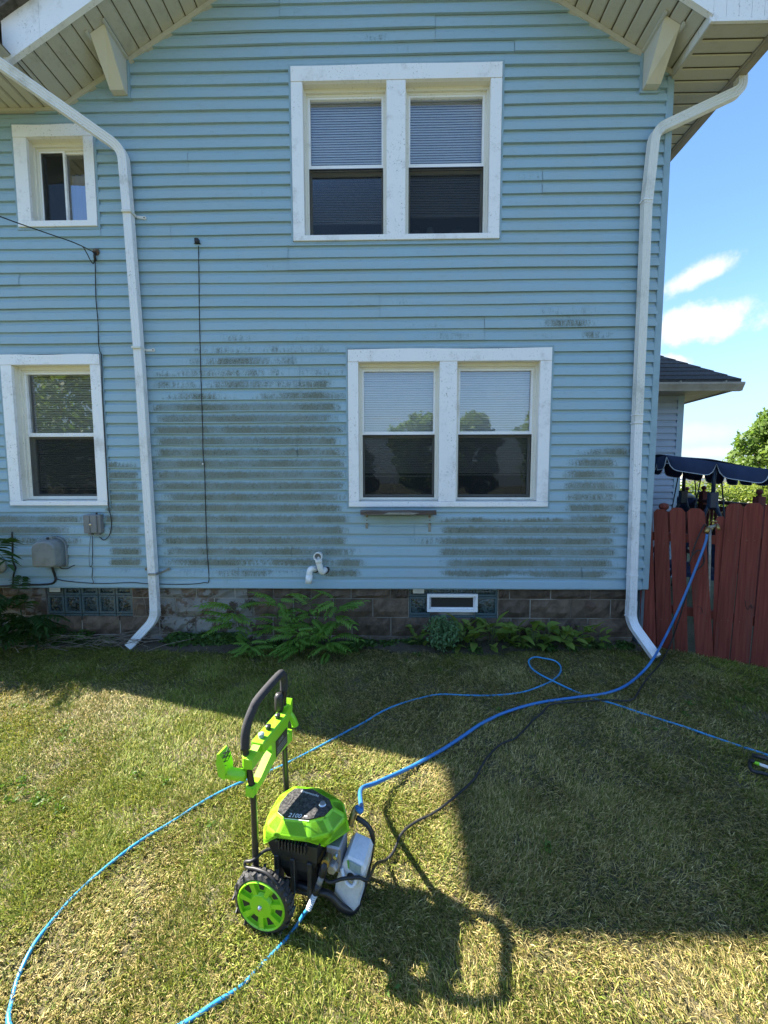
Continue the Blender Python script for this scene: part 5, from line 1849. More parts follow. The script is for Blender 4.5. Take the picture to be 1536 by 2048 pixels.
# cowl: faceted shell in three rings
RT = [(.08, -.05, .418), (.088, 0, .419), (.105, .03, .420), (.182, .042, .421), (.270, .012, .420), (.297, -.02, .418), (.28, -.066, .417), (.227, -.096, .417), (.131, -.108, .417), (.09, -.09, .417)]
RM = [(.035, -.06, .376), (.033, .03, .378), (.072, .088, .380), (.19, .102, .382), (.312, .060, .380), (.350, 0, .374), (.322, -.085, .370), (.243, -.130, .368), (.113, -.143, .368), (.048, -.117, .370)]
RB = [(.018, -.078, .318), (.012, .04, .325), (.065, .105, .325), (.195, .122, .325), (.322, .072, .318), (.362, .0, .315), (.290, -.090, .314), (.234, -.121, .352), (.108, -.134, .352), (.050, -.128, .308)]
bm = bmesh.new()
vt = [[bm.verts.new(p) for p in rg] for rg in (RT, RM, RB)]
for a, b in ((0, 1), (1, 2)):
    for i in range(10):
        bm.faces.new((vt[a][i], vt[a][(i + 1) % 10], vt[b][(i + 1) % 10], vt[b][i]))
bmesh.ops.solidify(bm, geom=bm.faces[:], thickness=.006)
bmesh.ops.recalc_face_normals(bm, faces=bm.faces[:])
sharp = [e for e in bm.edges if len(e.link_faces) == 2 and e.calc_face_angle(0) > .15]
bmesh.ops.bevel(bm, geom=sharp, offset=.010, segments=4, affect='EDGES', profile=.5)
CW = part(MB().frombm(bm, True), 'cowl', 'green')
cen = np.array([.19, -.033, .4145])
inner = [tuple(cen + (np.array(p) - cen) * .975 + [0, 0, .0]) for p in RT]
mb = MB()
up = [(p[0], p[1], p[2] + .0035) for p in inner]; lo_ = [(p[0], p[1], p[2] - .012) for p in inner]
mb.loft([lo_, up], True, False)
PLT = part(mb, 'top_plate', 'dusty_black')
part(MB().lathe([(.0, .4195), (.0155, .4195), (.0155, .430), (.012, .434), (.0, .434)], (.256, -.026, 0), 'z', 20, False), 'power_knob', 'chrome', PLT)
part(MB().lathe([(.0, .434), (.010, .434), (.009, .4355), (.0, .4355)], (.256, -.026, 0), 'z', 16, False), 'knob_cap', 'greybox', PLT)


def text(body, size, loc, rot, mat, parent, ext=.0004, shear=0.0):
    cu = bpy.data.curves.new('text', 'FONT')
    cu.body = body; cu.size = size; cu.extrude = ext; cu.align_x = 'CENTER'; cu.align_y = 'CENTER'; cu.shear = shear
    cu.resolution_u = 2
    tmp = bpy.data.objects.new('text', cu); COL.objects.link(tmp)
    dg = bpy.context.evaluated_depsgraph_get()
    me = bpy.data.meshes.new_from_object(tmp.evaluated_get(dg))
    bpy.data.objects.remove(tmp)
    me.materials.clear(); me.materials.append(M[mat])
    o = link('lettering', me); o.parent = parent; o.location = loc; o.rotation_euler = rot
    return o


pz = .4225
text('2100', .026, (.168, -.094, pz - .0012), (0, 0, R(7)), 'print', PLT, shear=.15)
text('PSI', .011, (.211, -.0875, pz - .0010), (0, 0, R(7)), 'print', PLT)
part(MB().box(-.05, .05, -.0010, .0010, 0, .0006), 'underline', 'print', PLT).matrix_local = Matrix.Translation((.182, -.1085, pz - .002)) @ Matrix.Rotation(R(7), 4, 'Z')
text('Greenworks', .0165, (.180, .018, pz + .0008), (0, 0, R(-5)), 'print', PLT)
# ridges moulded in the plate
for q in range(7):
    u = .118 + q * .016
    part(MB().tube([(u, -.055 + .01 * (q % 2), pz - .001), (u + .006, -.018, pz - .0005)], .0016, 4), 'plate_rib', 'dusty_black', PLT)
# console lettering
text('2100', .020, (.0332, .052, .614), (R(90), R(-0), R(90)), 'greyprint', CO)
for k in range(3):
    part(MB().box(.0326, .0332, .020, .100, .572 + k * .010, .5745 + k * .010), 'printed_line', 'greyprint', CO)

# screws and the moulded seam of the hood
for (u, v, w) in ((.06, -.118, .335), (.275, -.098, .333), (.115, -.1395, .352), (.232, -.127, .352)):
    part(MB().lathe([(.0, -.0035), (.0042, -.003), (.0048, .0), (.0, .0)], (u, v - .0045, w), 'y', 8, False), 'screw', 'rubber_dark', CW)
# motor housing and vents beneath the cowl
bd = MB()
bd.loft([[(.115, -.070, .125), (.225, -.070, .125), (.225, .065, .125), (.115, .065, .125)], [(.095, -.085, .19), (.240, -.085, .19), (.240, .075, .19), (.095, .075, .19)], [(.072, -.108, .255), (.262, -.102, .255), (.280, .09, .255), (.066, .09, .255)],
         [(.060, -.122, .325), (.268, -.110, .325), (.300, .10, .33), (.055, .10, .33)]], True, False)
BD = part(bd, 'motor_housing', 'black_plastic')
for i in range(9):
    u = .112 + i * .0135
    part(MB().box(u, u + .006, -.1285, -.110, .300, .338), 'vent_fin', 'black_plastic', BD)
for u in (.080, .150, .222):
    part(MB().box(u, u + .020, -.110, -.06, .105, .25, .003), 'housing_rib', 'black_plastic', BD)
part(MB().box(.105, .222, -.096, -.086, .195, .235), 'vent_slot', 'rubber_dark', BD)
# lower frame
part(MB().tube([(.07, -.16, .125), (.07, .16, .125)], .011, 10), 'axle', 'black_metal')
fr = MB()
for v in (-.088, .088):
    fr.tube(smooth_path([(.022, v * 1.5, .145), (.10, v, .122), (.24, v, .118), (.305, v * .95, .112), (.345, v * .9, .070), (.385, v * .62, .030), (.402, v * .15, .022)], 5), .0135, 10)
part(fr, 'base_frame', 'black_metal')
fr = MB()
fr.tube(smooth_path([(.402, .006, .022), (.415, .03, .06), (.425, .062, .12), (.437, .070, .20), (.437, .070, .245), (.415, .070, .285), (.370, .065, .315)], 5), .010, 10)
part(fr, 'tank_frame', 'black_metal')
part(MB().box(.10, .25, -.10, .10, .096, .112, .003), 'base_plate', 'black_plastic')

# detergent tank
out = [(.372, .262), (.436, .246), (.446, .225), (.434, .150), (.414, .088), (.416, .062), (.396, .032), (.374, .030), (.312, .088), (.318, .135), (.332, .185), (.352, .238)]
c0 = np.mean(np.array(out), 0)
rings = []
for v, k in ((-.048, .80), (-.058, .94), (-.050, 1.0), (.050, 1.0), (.058, .94), (.048, .8)):
    rings.append([(c0[0] + (p[0] - c0[0]) * k, v, c0[1] + (p[1] - c0[1]) * k) for p in out])
rings[0] = [(p[0], -.060, p[2]) for p in rings[0]]
rings[-1] = [(p[0], .060, p[2]) for p in rings[-1]]
TK = part(MB().loft(rings, True, False), 'detergent_tank', M['tank'])
part(MB().poly([(.380, .252), (.428, .238), (.422, .196), (.384, .214)], 'y', -.0625, -.0605), 'tank_label', 'label_grey', TK)
part(MB().poly([(.370, .250), (.3785, .251), (.3805, .214), (.374, .222)], 'y', -.0625, -.0605), 'label_stripe', 'label_green', TK)
hh = MB()
hh.tube(smooth_path([(.348, -.064, .215), (.360, -.074, .195), (.372, -.078, .175), (.395, -.078, .165), (.408, -.070, .178), (.404, -.064, .196)], 5), .0075, 8)
part(hh, 'tank_handle', M['tank'], TK)
part(MB().lathe([(.0, -.0625), (.012, -.0625), (.016, -.0605)], (.385, 0, .185), 'y', 14, False), 'handle_hole', 'rubber_dark', TK)

# pump head with fittings
pm = MB().box(.285, .345, -.070, .02, .195, .300, .006)
PM = part(pm, 'pump', 'alu')
part(MB().lathe([(.0, -.098), (.018, -.098), (.022, -.090), (.022, -.072), (.0, -.070)], (.318, 0, .232), 'y', 6, False), 'pump_bolt', 'alu', PM)
part(MB().lathe([(.0, -.086), (.008, -.086), (.008, -.070), (.0, -.070)], (.330, 0, .275), 'y', 10, False), 'pump_bolt', 'chrome', PM)
part(MB().lathe([(.0, -.105), (.016, -.105), (.016, -.09), (.013, -.088), (.013, -.06), (.0, -.06)], (.298, 0, .262), 'y', 12, False), 'outlet', 'brass', PM)
part(MB().tube([(.297, -.094, .262), (.284, -.104, .212)], [.014, .016], 12), 'coupler', 'black_plastic', PM)
part(MB().tube([(.284, -.104, .212), (.274, -.112, .180)], [.0115, .0115], 12), 'coupler_neck', 'greybox', PM)
part(MB().tube([(.274, -.112, .180), (.262, -.122, .148)], [.013, .012], 12), 'coupler_sleeve', 'black_plastic', PM)
part(MB().tube([(.345, .045, .29), (.352, .075, .315), (.360, .09, .335)], .014, 12), 'inlet', 'brass', PM)


# wheels
def wheel(v0, v1, s):
    T_ = MB()
    Rr, wv = .118, v1 - v0
    seg = 60
    rings = []
    prof = [(.099, .0), (.105, -.002), (.112, .004), (.118, .012), (.118, wv - .012), (.112, wv - .004), (.105, wv + .002), (.099, wv)]
    for k in range(seg):
        q = 2 * math.pi * k / seg
        ring = []
        for j, (r_, h) in enumerate(prof):
            rr = r_ + (.0055 if (k % 2 and 2 <= j <= 5) else 0)
            ring.append((.07 + rr * math.cos(q), v0 + h, .121 + rr * math.sin(q)))
        rings.append(ring)
    n = len(prof)
    vs = [p for r_ in rings for p in r_]
    fs = [(k * n + j, ((k + 1) % seg) * n + j, ((k + 1) % seg) * n + (j + 1) % n, k * n + (j + 1) % n) for k in range(seg) for j in range(n)]
    W1 = part(MB().add(vs, fs, False), 'wheel', 'tyre')
    lug = MB().box(-.006, .006, -.018, .018, 0, .0045).mesh('tread_lug', M['tyre'])
    for k in range(28):
        q = 2 * math.pi * k / 28
        o = link('tread_lug', lug); o.parent = W1
        o.matrix_local = Matrix.Translation((.07 + .1185 * math.cos(q), (v0 + v1) / 2 + (.008 if k % 2 else -.008), .121 + .1185 * math.sin(q))) @ Matrix.Rotation(-q + math.pi / 2, 4, 'Y') @ Matrix.Rotation(.4 if k % 2 else -.4, 4, 'Z')
    # hub disc: raised rim, seven trapezoid pockets between spokes
    c = (.07, 0, .121)
    yf = v0 - .001 if s < 0 else v1 + .001
    d = 1 if s < 0 else -1
    hb = MB().lathe([(.0, .012), (.097, .012), (.0995, .006), (.0995, .0), (.0955, -.004), (.091, .0), (.091, .0105), (.0, .0105)], (c[0], yf, c[2]) if d > 0 else (c[0], yf - .012, c[2]), 'y', 40, False)
    HB = part(hb, 'hub', 'green', W1)
    ns = 7
    for k in range(ns):
        q = 2 * math.pi * (k + .25) / ns
        vs = []
        for (r_, w_) in ((.0, 0), (.0825, 0)): pass
        hw = math.pi / ns * .44
        for yy in (yf - d * .001, yf + d * .0105):
            for (r_, aw) in ((.030, 1.0), (.0912, .62)):
                for sg in (-1, 1):
                    vs.append((c[0] + r_ * math.cos(q + sg * hw * aw * (.035 / r_ if r_ < .05 else 1) * (1.0)), yy, c[2] + r_ * math.sin(q + sg * hw * aw * (.035 / r_ if r_ < .05 else 1))))
        part(MB().add(vs, [(0, 1, 3, 2), (4, 6, 7, 5), (0, 4, 5, 1), (2, 3, 7, 6), (0, 2, 6, 4), (1, 5, 7, 3)]), 'spoke', 'green', W1)
    for k in range(ns):
        q = 2 * math.pi * (k + .75) / ns
        mb = MB()
        for (r_, da) in ((.046, .26),):
            pts = []
            for sg, rr in ((-1, .058), (-1.35, .086), (1.35, .086), (1, .058)):
                a = q + sg * .135
                pts.append((c[0] + rr * math.cos(a), yf + d * .0103, c[2] + rr * math.sin(a)))
            mb.add(pts + [(p[0], p[1] - d * .0012, p[2]) for p in pts], [(0, 1, 2, 3), (4, 7, 6, 5), (0, 4, 5, 1), (1, 5, 6, 2), (2, 6, 7, 3), (3, 7, 4, 0)])
        part(mb, 'pocket', 'rubber_dark', W1)
    part(MB().lathe([(.0, -.006 if d > 0 else .006), (.044, -.0035 if d > 0 else .0035), (.050, .008), (.0, .008)], (c[0], yf, c[2]), 'y', 28, False), 'hub_boss', 'green', W1)
    part(MB().lathe([(.0, -.014 * d), (.007, -.013 * d), (.0095, -.007 * d), (.0095, .0), (.0, .0)], (c[0], yf, c[2]), 'y', 14), 'axle_cap', 'chrome', W1)


wheel(-.190, -.145, -1)
wheel(.145, .190, 1)
# mains lead tidied round the tube and over the wheel
part(MB().tube(smooth_path([(.10, -.09, .26), (.05, -.11, .265), (.02, -.158, .262), (-.012, -.160, .250), (-.005, -.166, .236), (.04, -.172, .246), (.09, -.178, .248), (.13, -.182, .225), (.148, -.176, .18), (.146, -.14, .12), (.15, -.10, .10)], 5), .006, 8), 'lead', 'cable')
# ------------------------------------------------------------------ hoses and cords on the grass
def GL(lst, z): return [G(x, y, z) for x, y in lst]


fx = FP(1414, 1068, .10)
gh = [fx, FP(1411, 1085, .10), FP(1398, 1120, .10), FP(1376, 1175, .11), FP(1352, 1230, .13), FP(1330, 1275, .15), G(1306, 1318, .10), *GL([(1284, 1345), (1262, 1364), (1238, 1378), (1205, 1388), (1165, 1393), (1120, 1399), (1080, 1405), (1040, 1415), (1000, 1429), (960, 1449), (925, 1473), (890, 1496), (855, 1516), (820, 1535)], .022),
      G(785, 1551, .05), G(752, 1566, .09), G(722, 1579, .15), wl(.385, .085, .335), wl(.362, .09, .336)]
tag(MB().tube(smooth_path(gh, 5), .0108, 10).build('garden_hose', M['hose']), 'thick blue garden hose running from the fence tap across the lawn to the washer', 'hose')

hp = [wl(.264, -.120, .152), wl(.254, -.128, .126), wl(.240, -.136, .094), G(609, 1826, .05), *GL([(592, 1855), (562, 1894), (520, 1932), (480, 1968), (430, 2010), (370, 2048), (290, 2085), (190, 2118), (100, 2135), (50, 2120), (25, 2085), (18, 2045), (24, 1998), (40, 1950), (66, 1895), (105, 1840), (160, 1780), (220, 1727), (285, 1680), (345, 1641), (405, 1606), (470, 1571), (530, 1544), (590, 1518), (640, 1494), (690, 1466), (730, 1442), (765, 1423), (800, 1408), (840, 1396), (880, 1390), (930, 1391), (985, 1389), (1040, 1385), (1080, 1375), (1106, 1360), (1120, 1344), (1120, 1331)], .011),
      *GL([(1107, 1321), (1088, 1316), (1069, 1315), (1058, 1321), (1062, 1334), (1082, 1350), (1108, 1364)], .045), *GL([(1140, 1378), (1180, 1393), (1225, 1408), (1270, 1422), (1320, 1438), (1370, 1455), (1430, 1475), (1475, 1489), (1525, 1507), (1575, 1526)], .011)]
hp[4:] = [p + np.array([.004 * math.sin(i * 2.7), .006 * math.sin(i * 1.3 + 1), .005 * math.sin(i * 1.9)]) for i, p in enumerate(hp[4:])]
# the crossing passes over the first strand and over the thick hose
o = MB().tube(smooth_path(hp, 6), .0072, 8).build('pressure_hose', M['thin_hose'])
tag(o, 'thin light blue pressure hose looping over the lawn from the washer to the right edge', 'hose')
kn = MB()
for k in range(8):
    t = k / 7
    p = wl(.260 - .020 * t, -.123 - .013 * t, .142 - .046 * t)
    d = (wl(.240, -.136, .096) - wl(.260, -.123, .142)); d = d / np.linalg.norm(d)
    kn.tube([p - d * .0014, p + d * .0014], .0115, 10)
kn.build('strain_relief', M['print'], o)

cd = [wl(.25, -.06, .20), wl(.305, -.10, .185), wl(.36, -.085, .195), wl(.42, -.07, .200), wl(.455, -.06, .190), G(752, 1728, .10), *GL([(770, 1721), (784, 1708), (793, 1690), (800, 1672), (815, 1655), (838, 1640), (862, 1629), (880, 1617), (902, 1600), (928, 1578), (950, 1556), (962, 1535), (972, 1518), (988, 1500), (1004, 1487), (1022, 1480), (1032, 1476), (1042, 1466), (1056, 1452), (1066, 1440), (1082, 1428), (1092, 1416), (1105, 1408), (1150, 1404), (1210, 1400), (1250, 1402), (1268, 1397), (1276, 1385), (1285, 1370), (1300, 1350), (1318, 1330)], .026),
      FP(1338, 1295, .10), FP(1356, 1245, .07), FP(1374, 1185, .06), FP(1384, 1150, .06), FP(1405, 1130, .05), FP(1408, 1113, .05), FP(1398, 1100, .05), FP(1384, 1112, .06), FP(1378, 1130, .06), FP(1390, 1090, .06), FP(1402, 1062, .05), FP(1410, 1048, .0), FP(1414, 1060, -.10)]
tag(MB().tube(smooth_path(cd, 5), .0062, 8).build('power_cord', M['cable']), 'black power cord snaking from the washer over the grass and up the red fence', 'cord')

# tap with a two way splitter at the broken picket
t0 = FP(1416, 1062, .09)
TP = empty('garden_tap', t0, 'old brass garden tap with a splitter in the gap of the red fence', 'tap')
a = FP(1417, 1056, .08)
MB().tube([FP(1412, 1066, .10), a], [.020, .020], 10).build('hose_collar', M['brass'], TP)
MB().tube([a, FP(1437, 1050, .07)], [.018, .016], 10).build('body', M['galv'], TP)
MB().tube([FP(1434, 1049, .08), FP(1438, 1060, .11)], .013, 10).build('outlet', M['brass'], TP)
b = FP(1428, 1044, .07)
MB().lathe([(.0, 0), (.024, 0), (.026, .006), (.024, .012), (.0, .012)], tuple(b), 'z', 10).build('handle', M['brass'], TP)
MB().tube([b - [0, 0, .03], b], .006, 8).build('stem', M['brass'], TP)
MB().tube([FP(1420, 1058, .0), FP(1419, 1120, .0), FP(1416, 1230, .0), FP(1414, 1330, .0)], .012, 8).build('supply_pipe', M['galv'], TP)

# spray lance lying at the right edge
g1, g2 = G(1506, 1524, .035), G(1560, 1543, .04)
SL = empty('spray_lance', G(1520, 1530, 0), 'spray lance with white tube and lime green tip lying at the right edge', 'spray lance')
ex = g2 + (g2 - g1) * 6
MB().tube([g1 + (g2 - g1) * .25, ex], .010, 10).build('tube', M['pvc'], SL)
MB().tube([g1 + (g2 - g1) * .02, g1 + (g2 - g1) * .25], [.009, .0115], 10).build('tip', M['green'], SL)
MB().tube([g1 - (g2 - g1) * .05 + [0, 0, .012], g1 + (g2 - g1) * .0], [.014, .012], 10).build('nozzle', M['black_plastic'], SL)
MB().tube(smooth_path([G(1500, 1522, .02), G(1500, 1535, .03), G(1508, 1543, .03), G(1524, 1546, .03), G(1545, 1552, .03), G(1580, 1560, .04)], 4), .0095, 8).build('handle_guard', M['black_plastic'], SL)
MB().tube([G(1504, 1510, .04), G(1530, 1516, .05), G(1560, 1530, .05)], .013, 8).build('grip', M['black_plastic'], SL)


# ------------------------------------------------------------------ planting along the wall
def leaf_mesh(name, L, Wd, mat, curl=.25, fold=.18):
    """pointed leaf along +x, 8 faces"""
    st = [(0, .05), (.22, .75), (.5, 1.0), (.78, .62), (1.0, .0)]
    vs = []
    for t, w in st:
        z = -curl * L * t * t + .10 * L * t
        vs += [(L * t, -Wd / 2 * w, z + fold * Wd * w), (L * t, 0, z), (L * t, Wd / 2 * w, z + fold * Wd * w)]
    fs = []
    for i in range(4):
        a = i * 3
        fs += [(a, a + 3, a + 4, a + 1), (a + 1, a + 4, a + 5, a + 2)]
    return MB().add(vs, fs, True).mesh(name, mat, fix=False)


def orient(o, loc, yaw, pitch, roll, sc, parent):
    o.matrix_local = (Matrix.Translation(Vector(loc) - world_loc(parent)) @ Matrix.Rotation(yaw, 4, 'Z') @ Matrix.Rotation(-pitch, 4, 'Y') @ Matrix.Rotation(roll, 4, 'X') @ Matrix.Scale(sc, 4))


def frond_mesh(name, mat, L=.30, pairs=8, ll=.095, lw=.033, droop=.5):
    """a pinnate frond: midrib with paired pointed leaflets"""
    mb = MB()
    P = lambda t: np.array([L * t, 0, L * (.22 * t - droop * t * t)])
    mb.tube([P(t) for t in (0, .33, .66, 1)], [.003, .0024, .0018, .001], 4)
    for i in range(pairs + 1):
        t = .22 + .78 * i / pairs
        c = P(t)
        for s in ((-1, 1) if i < pairs else (0,)):
            ang = s * (1.15 - .35 * t)
            l = ll * (1 - .45 * abs(t - .5)) * random.uniform(.85, 1.1)
            d = np.array([math.cos(ang), math.sin(ang), -.35 - .2 * random.random()])
            d /= np.linalg.norm(d)
            n = np.cross(d, [0, 0, 1]); n /= np.linalg.norm(n)
            k = np.array([0, 0, .22])
            vs = [c]
            for q, w in ((.3, .85), (.62, .75)):
                m = c + d * l * q
                vs += [m + n * lw * w * .5 + k * lw, m, m - n * lw * w * .5 + k * lw]
            vs.append(c + d * l - [0, 0, l * .16])
            mb.add(vs, [(0, 1, 2), (0, 2, 3), (1, 4, 5, 2), (2, 5, 6, 3), (4, 7, 5), (5, 7, 6)], True)
    return mb.mesh(name, mat, fix=False)


FR = [frond_mesh('frond', M['fern'], L, p, l) for L, p, l in ((.32, 8, .10), (.26, 7, .085), (.36, 9, .10))]
DF = [frond_mesh('frond', M['darkfern'], L, p, l, .038) for L, p, l in ((.36, 7, .15), (.30, 6, .14))]


def ferny(px, py, h, n, spread, label, meshes, seed, ydep=.10, group='ferny seedlings under the wall', out=.35):
    r = random.Random(seed)
    c = G(px, py, 0)
    if c[1] > -ydep: c = GY(px, -ydep)
    t = empty('ferny_plant', (c[0], c[1], 0), label, 'plant', group)
    mb = MB()
    top = np.array([c[0] + r.uniform(-.04, .04), c[1] - .05, h])
    mb.tube([(c[0], c[1], 0), (c[0] + .01, c[1] - .02, h * .5), top], [.007, .006, .003], 6)
    mb.build('stem', M['stem'], t)
    for i in range(n):
        q = .25 + .75 * (i + .5) / n
        b = np.array([c[0], c[1], 0]) * (1 - q) + top * q
        yaw = r.uniform(-math.pi * 1.0, 0.0) if r.random() < .85 else r.uniform(0, math.pi)
        if i % 2: yaw = -math.pi / 2 + r.choice((-1, 1)) * r.uniform(.5, 1.5)
        o = link('frond', r.choice(meshes)); o.parent = t
        orient(o, b, yaw, r.uniform(.0, .95) * (.45 + .55 * q), r.uniform(-.35, .35), r.uniform(.75, 1.1) * spread, t)
    return t


ferny(480, 1272, .46, 14, .86, 'ferny plant at the left of the green clump below the vent pipes, leaning left', FR, 1)
ferny(555, 1270, .54, 17, .82, 'tall ferny plant in the clump just left of the bent vent pipe', FR, 2)
ferny(600, 1276, .28, 13, .74, 'low ferny plant at the front middle of the clump under the vent pipes', FR, 3, .26)
ferny(628, 1270, .54, 16, .80, 'ferny plant standing right below the bent vent pipe', FR, 4)
ferny(672, 1272, .55, 16, .84, 'upright ferny plant with long leaves at the right end of the clump', FR, 5)
ferny(655, 1280, .18, 12, .72, 'low ferny plant sprawling at the right front of the clump', FR, 6, .28)
ferny(505, 1278, .15, 8, .66, 'small ferny plant sprawling at the left front of the clump', FR, 7, .26)
ferny(8, 1262, 1.22, 20, 1.15, 'tall dark leafy plant at the left edge in front of the round vent', DF, 8, .22, None)
ferny(-40, 1250, 1.40, 22, 1.2, 'taller dark leafy plant partly cut off by the left edge', DF, 9, .25, None)
ferny(52, 1268, .62, 13, 1.0, 'shorter dark leafy plant below the grey meter cover', DF, 10, .20, None)

ferny(-12, 1258, .95, 18, 1.05, 'dark leafy plant between the two tall ones at the left edge', DF, 14, .30, None)
ferny(78, 1262, .40, 12, .85, 'small dark leafy plant in front of the left end of the glass blocks', DF, 15, .18, None)
LV = [leaf_mesh('leaf', .165, .075, M['broad']), leaf_mesh('leaf', .14, .070, M['broad'], .4), leaf_mesh('leaf', .19, .074, M['broad'], .15)]


def rosette(px, py, n, sc, label, seed, upr=.9):
    r = random.Random(seed)
    c = G(px, py, 0)
    if c[1] > -.09: c = GY(px, -.09)
    t = empty('broadleaf_plant', (c[0], c[1], 0), label, 'plant', 'broad leaved plants under the hopper window')
    for i in range(int(n * 1.35)):
        yaw = 2.4 * i + r.uniform(-.4, .4)
        p = r.uniform(.0, 1.3) * upr
        base = np.array([c[0] + r.uniform(-.05, .05), c[1] + r.uniform(-.04, .04), .0])
        h = r.uniform(.04, .27) * sc
        tip = base + np.array([math.cos(yaw) * .04, math.sin(yaw) * .04, h])
        st = MB().tube([base, tip], .0022, 4)
        if i == 0: allst = st
        else: allst.tube([base, tip], .0022, 4)
        o = link('leaf', r.choice(LV)); o.parent = t
        orient(o, tip, yaw, p * .8, r.uniform(-.5, .5), sc * r.uniform(.85, 1.3), t)
    allst.build('stalk', M['stem'], t)


for i, (px, py, n, sc, lab) in enumerate(((838, 1268, 9, .8, 'broad leaved plant at the left foot of the right glass block window'), (925, 1262, 12, .95, 'broad leaved plant right of the grey-green feathery clump'), (955, 1284, 12, .9, 'front broad leaved plant below the right end of the hopper frame'),
                                          (985, 1262, 12, 1.0, 'tall broad leaved plant at the right edge of the glass block window'), (1012, 1288, 11, .85, 'front broad leaved plant in the middle of the row'), (1035, 1262, 12, .95, 'broad leaved plant against the stone right of the glass blocks'),
                                          (1068, 1285, 12, .9, 'broad leaved plant with the widest front leaf'), (1092, 1262, 11, .95, 'broad leaved plant with an upright leaf against the stone'), (1125, 1278, 11, .8, 'broad leaved plant above the blue hose loop'),
                                          (1160, 1272, 10, .85, 'broad leaved plant near the right end of the row'), (1195, 1280, 8, .65, 'small broad leaved plant ending the row beside the downspout'), (905, 1292, 8, .7, 'small broad leaved plant in front of the feathery clump'),
                                          (1140, 1262, 9, .8, 'broad leaved plant against the wall near the right end'))):
    rosette(px, py, n, sc, lab, 50 + i)

# feathery grey-green clump in front of the hopper window
c = GY(884, -.16)
FT = empty('feathery_plant', (c[0], c[1], 0), 'grey-green feathery clump covering the bottom of the white hopper frame', 'plant')
st = MB()
for k in range(26):
    a = random.uniform(0, 6.28); q = random.random() ** .5
    b = c + [math.cos(a) * .10 * q, math.sin(a) * .05 * q, 0]
    t = b + [random.uniform(-.06, .06), random.uniform(-.06, .02), random.uniform(.20, .36)]
    st.tube([b, (b + t) / 2 + [0, -.01, 0], t], [.003, .0025, .0015], 4)
st.build('stalk', M['stem'], FT)
tag(leaf_cloud('leaflets', [(c[0] - .05, c[1], .24, .13, .10, .12), (c[0] + .07, c[1] - .01, .22, .12, .10, .12), (c[0], c[1] - .06, .14, .17, .09, .09), (c[0] - .01, c[1], .31, .10, .07, .07)], 1500, .017, M['feather'], FT, seed=3, core=.2), kind='stuff')

# ground cover and the dry stick pile
blobs = []
for (xa, xb, py, n, hh, rr) in ((-60, 200, 1262, 16, .08, .13), (150, 260, 1285, 5, .05, .10), (365, 480, 1278, 14, .075, .12), (470, 720, 1296, 14, .035, .10), (700, 830, 1288, 10, .04, .08), (815, 880, 1292, 5, .05, .09), (1150, 1260, 1286, 8, .035, .09), (30, 240, 1240, 8, .13, .12), (880, 1150, 1300, 16, .035, .08)):
    for k in range(n):
        p = G(xa + (xb - xa) * (k + random.random()) / n, py + random.uniform(-10, 8), 0)
        s = rr * random.uniform(.7, 1.2)
        blobs.append((p[0], min(p[1], -.05), hh * random.uniform(.5, 1.2), s, s * .8, hh * .9))
GC = leaf_cloud('ground_cover', blobs, 24000, .022, M['cover'], None, seed=5, core=.15)
tag(GC, 'low dark green ground cover growing along the foot of the wall', 'ground cover', kind='stuff')
tw = MB()
r = random.Random(4)
for k in range(95):
    p = G(r.uniform(-20, 300), r.uniform(1262, 1312), 0); p[1] = min(p[1], -.10)
    a = r.gauss(.15, .55); l = r.uniform(.15, .60); e = r.uniform(-.05, .38)
    q = p + np.array([math.cos(a) * l, math.sin(a) * l * .4, e * l])
    p[2] = r.uniform(.01, .11)
    q[2] = max(.01, p[2] + e * l * .6)
    m = (p + q) / 2 + [r.uniform(-.03, .03), r.uniform(-.02, .02), r.uniform(0, .05)]
    tw.tube(smooth_path([p, m, q], 3), r.uniform(.0015, .0034), 4)
tag(tw.build('stick_pile', M['twig'], fix=False), 'loose pile of dry sticks on the ground below the left glass block window', 'sticks', kind='stuff')
# fallen leaves and litter on the bare soil
lb = []
for k in range(46):
    p = G(random.uniform(-20, 1240), random.uniform(1272, 1304), 0)
    lb.append((p[0], min(p[1], -.05), .016, .07, .05, .010))
tag(leaf_cloud('leaf_litter', lb, 1500, .016, M['litter'], None, flat=.1, seed=21, core=.1), 'brown fallen leaves scattered on the soil along the wall', 'leaf litter', kind='stuff')
# stray dead stems standing against the wall
tw = MB()
for (x0, y0, x1, y1) in ((240, 1232, 248, 1190), (292, 1240, 285, 1190), (300, 1258, 330, 1180), (262, 1250, 275, 1205)):
    tw.tube(smooth_path([W(x0, y0, .06), W((x0 + x1) / 2 + 3, (y0 + y1) / 2, .05), W(x1, y1, .03)], 3), .002, 4)
tag(tw.build('dead_stems', M['twig'], fix=False), 'thin dead stems leaning on the stone beside the left downspout', 'stems', kind='stuff')
# ------------------------------------------------------------------ the lawn's grass
def vnoise(x, y, s, seed):
    r = np.random.default_rng(seed)
    N = 64
    T = r.random((N, N))
    u, v = x * s, y * s
    i, j = np.floor(u).astype(int), np.floor(v).astype(int)
    fu, fv = u - i, v - j
    fu, fv = fu * fu * (3 - 2 * fu), fv * fv * (3 - 2 * fv)
    g = lambda a, b: T[a % N, b % N]
    return (g(i, j) * (1 - fu) + g(i + 1, j) * fu) * (1 - fv) + (g(i, j + 1) * (1 - fu) + g(i + 1, j + 1) * fu) * fv


def fbm(x, y, s, seed):
    return (vnoise(x, y, s, seed) * .5 + vnoise(x, y, s * 2.1, seed + 1) * .3 + vnoise(x, y, s * 4.3, seed + 2) * .2)


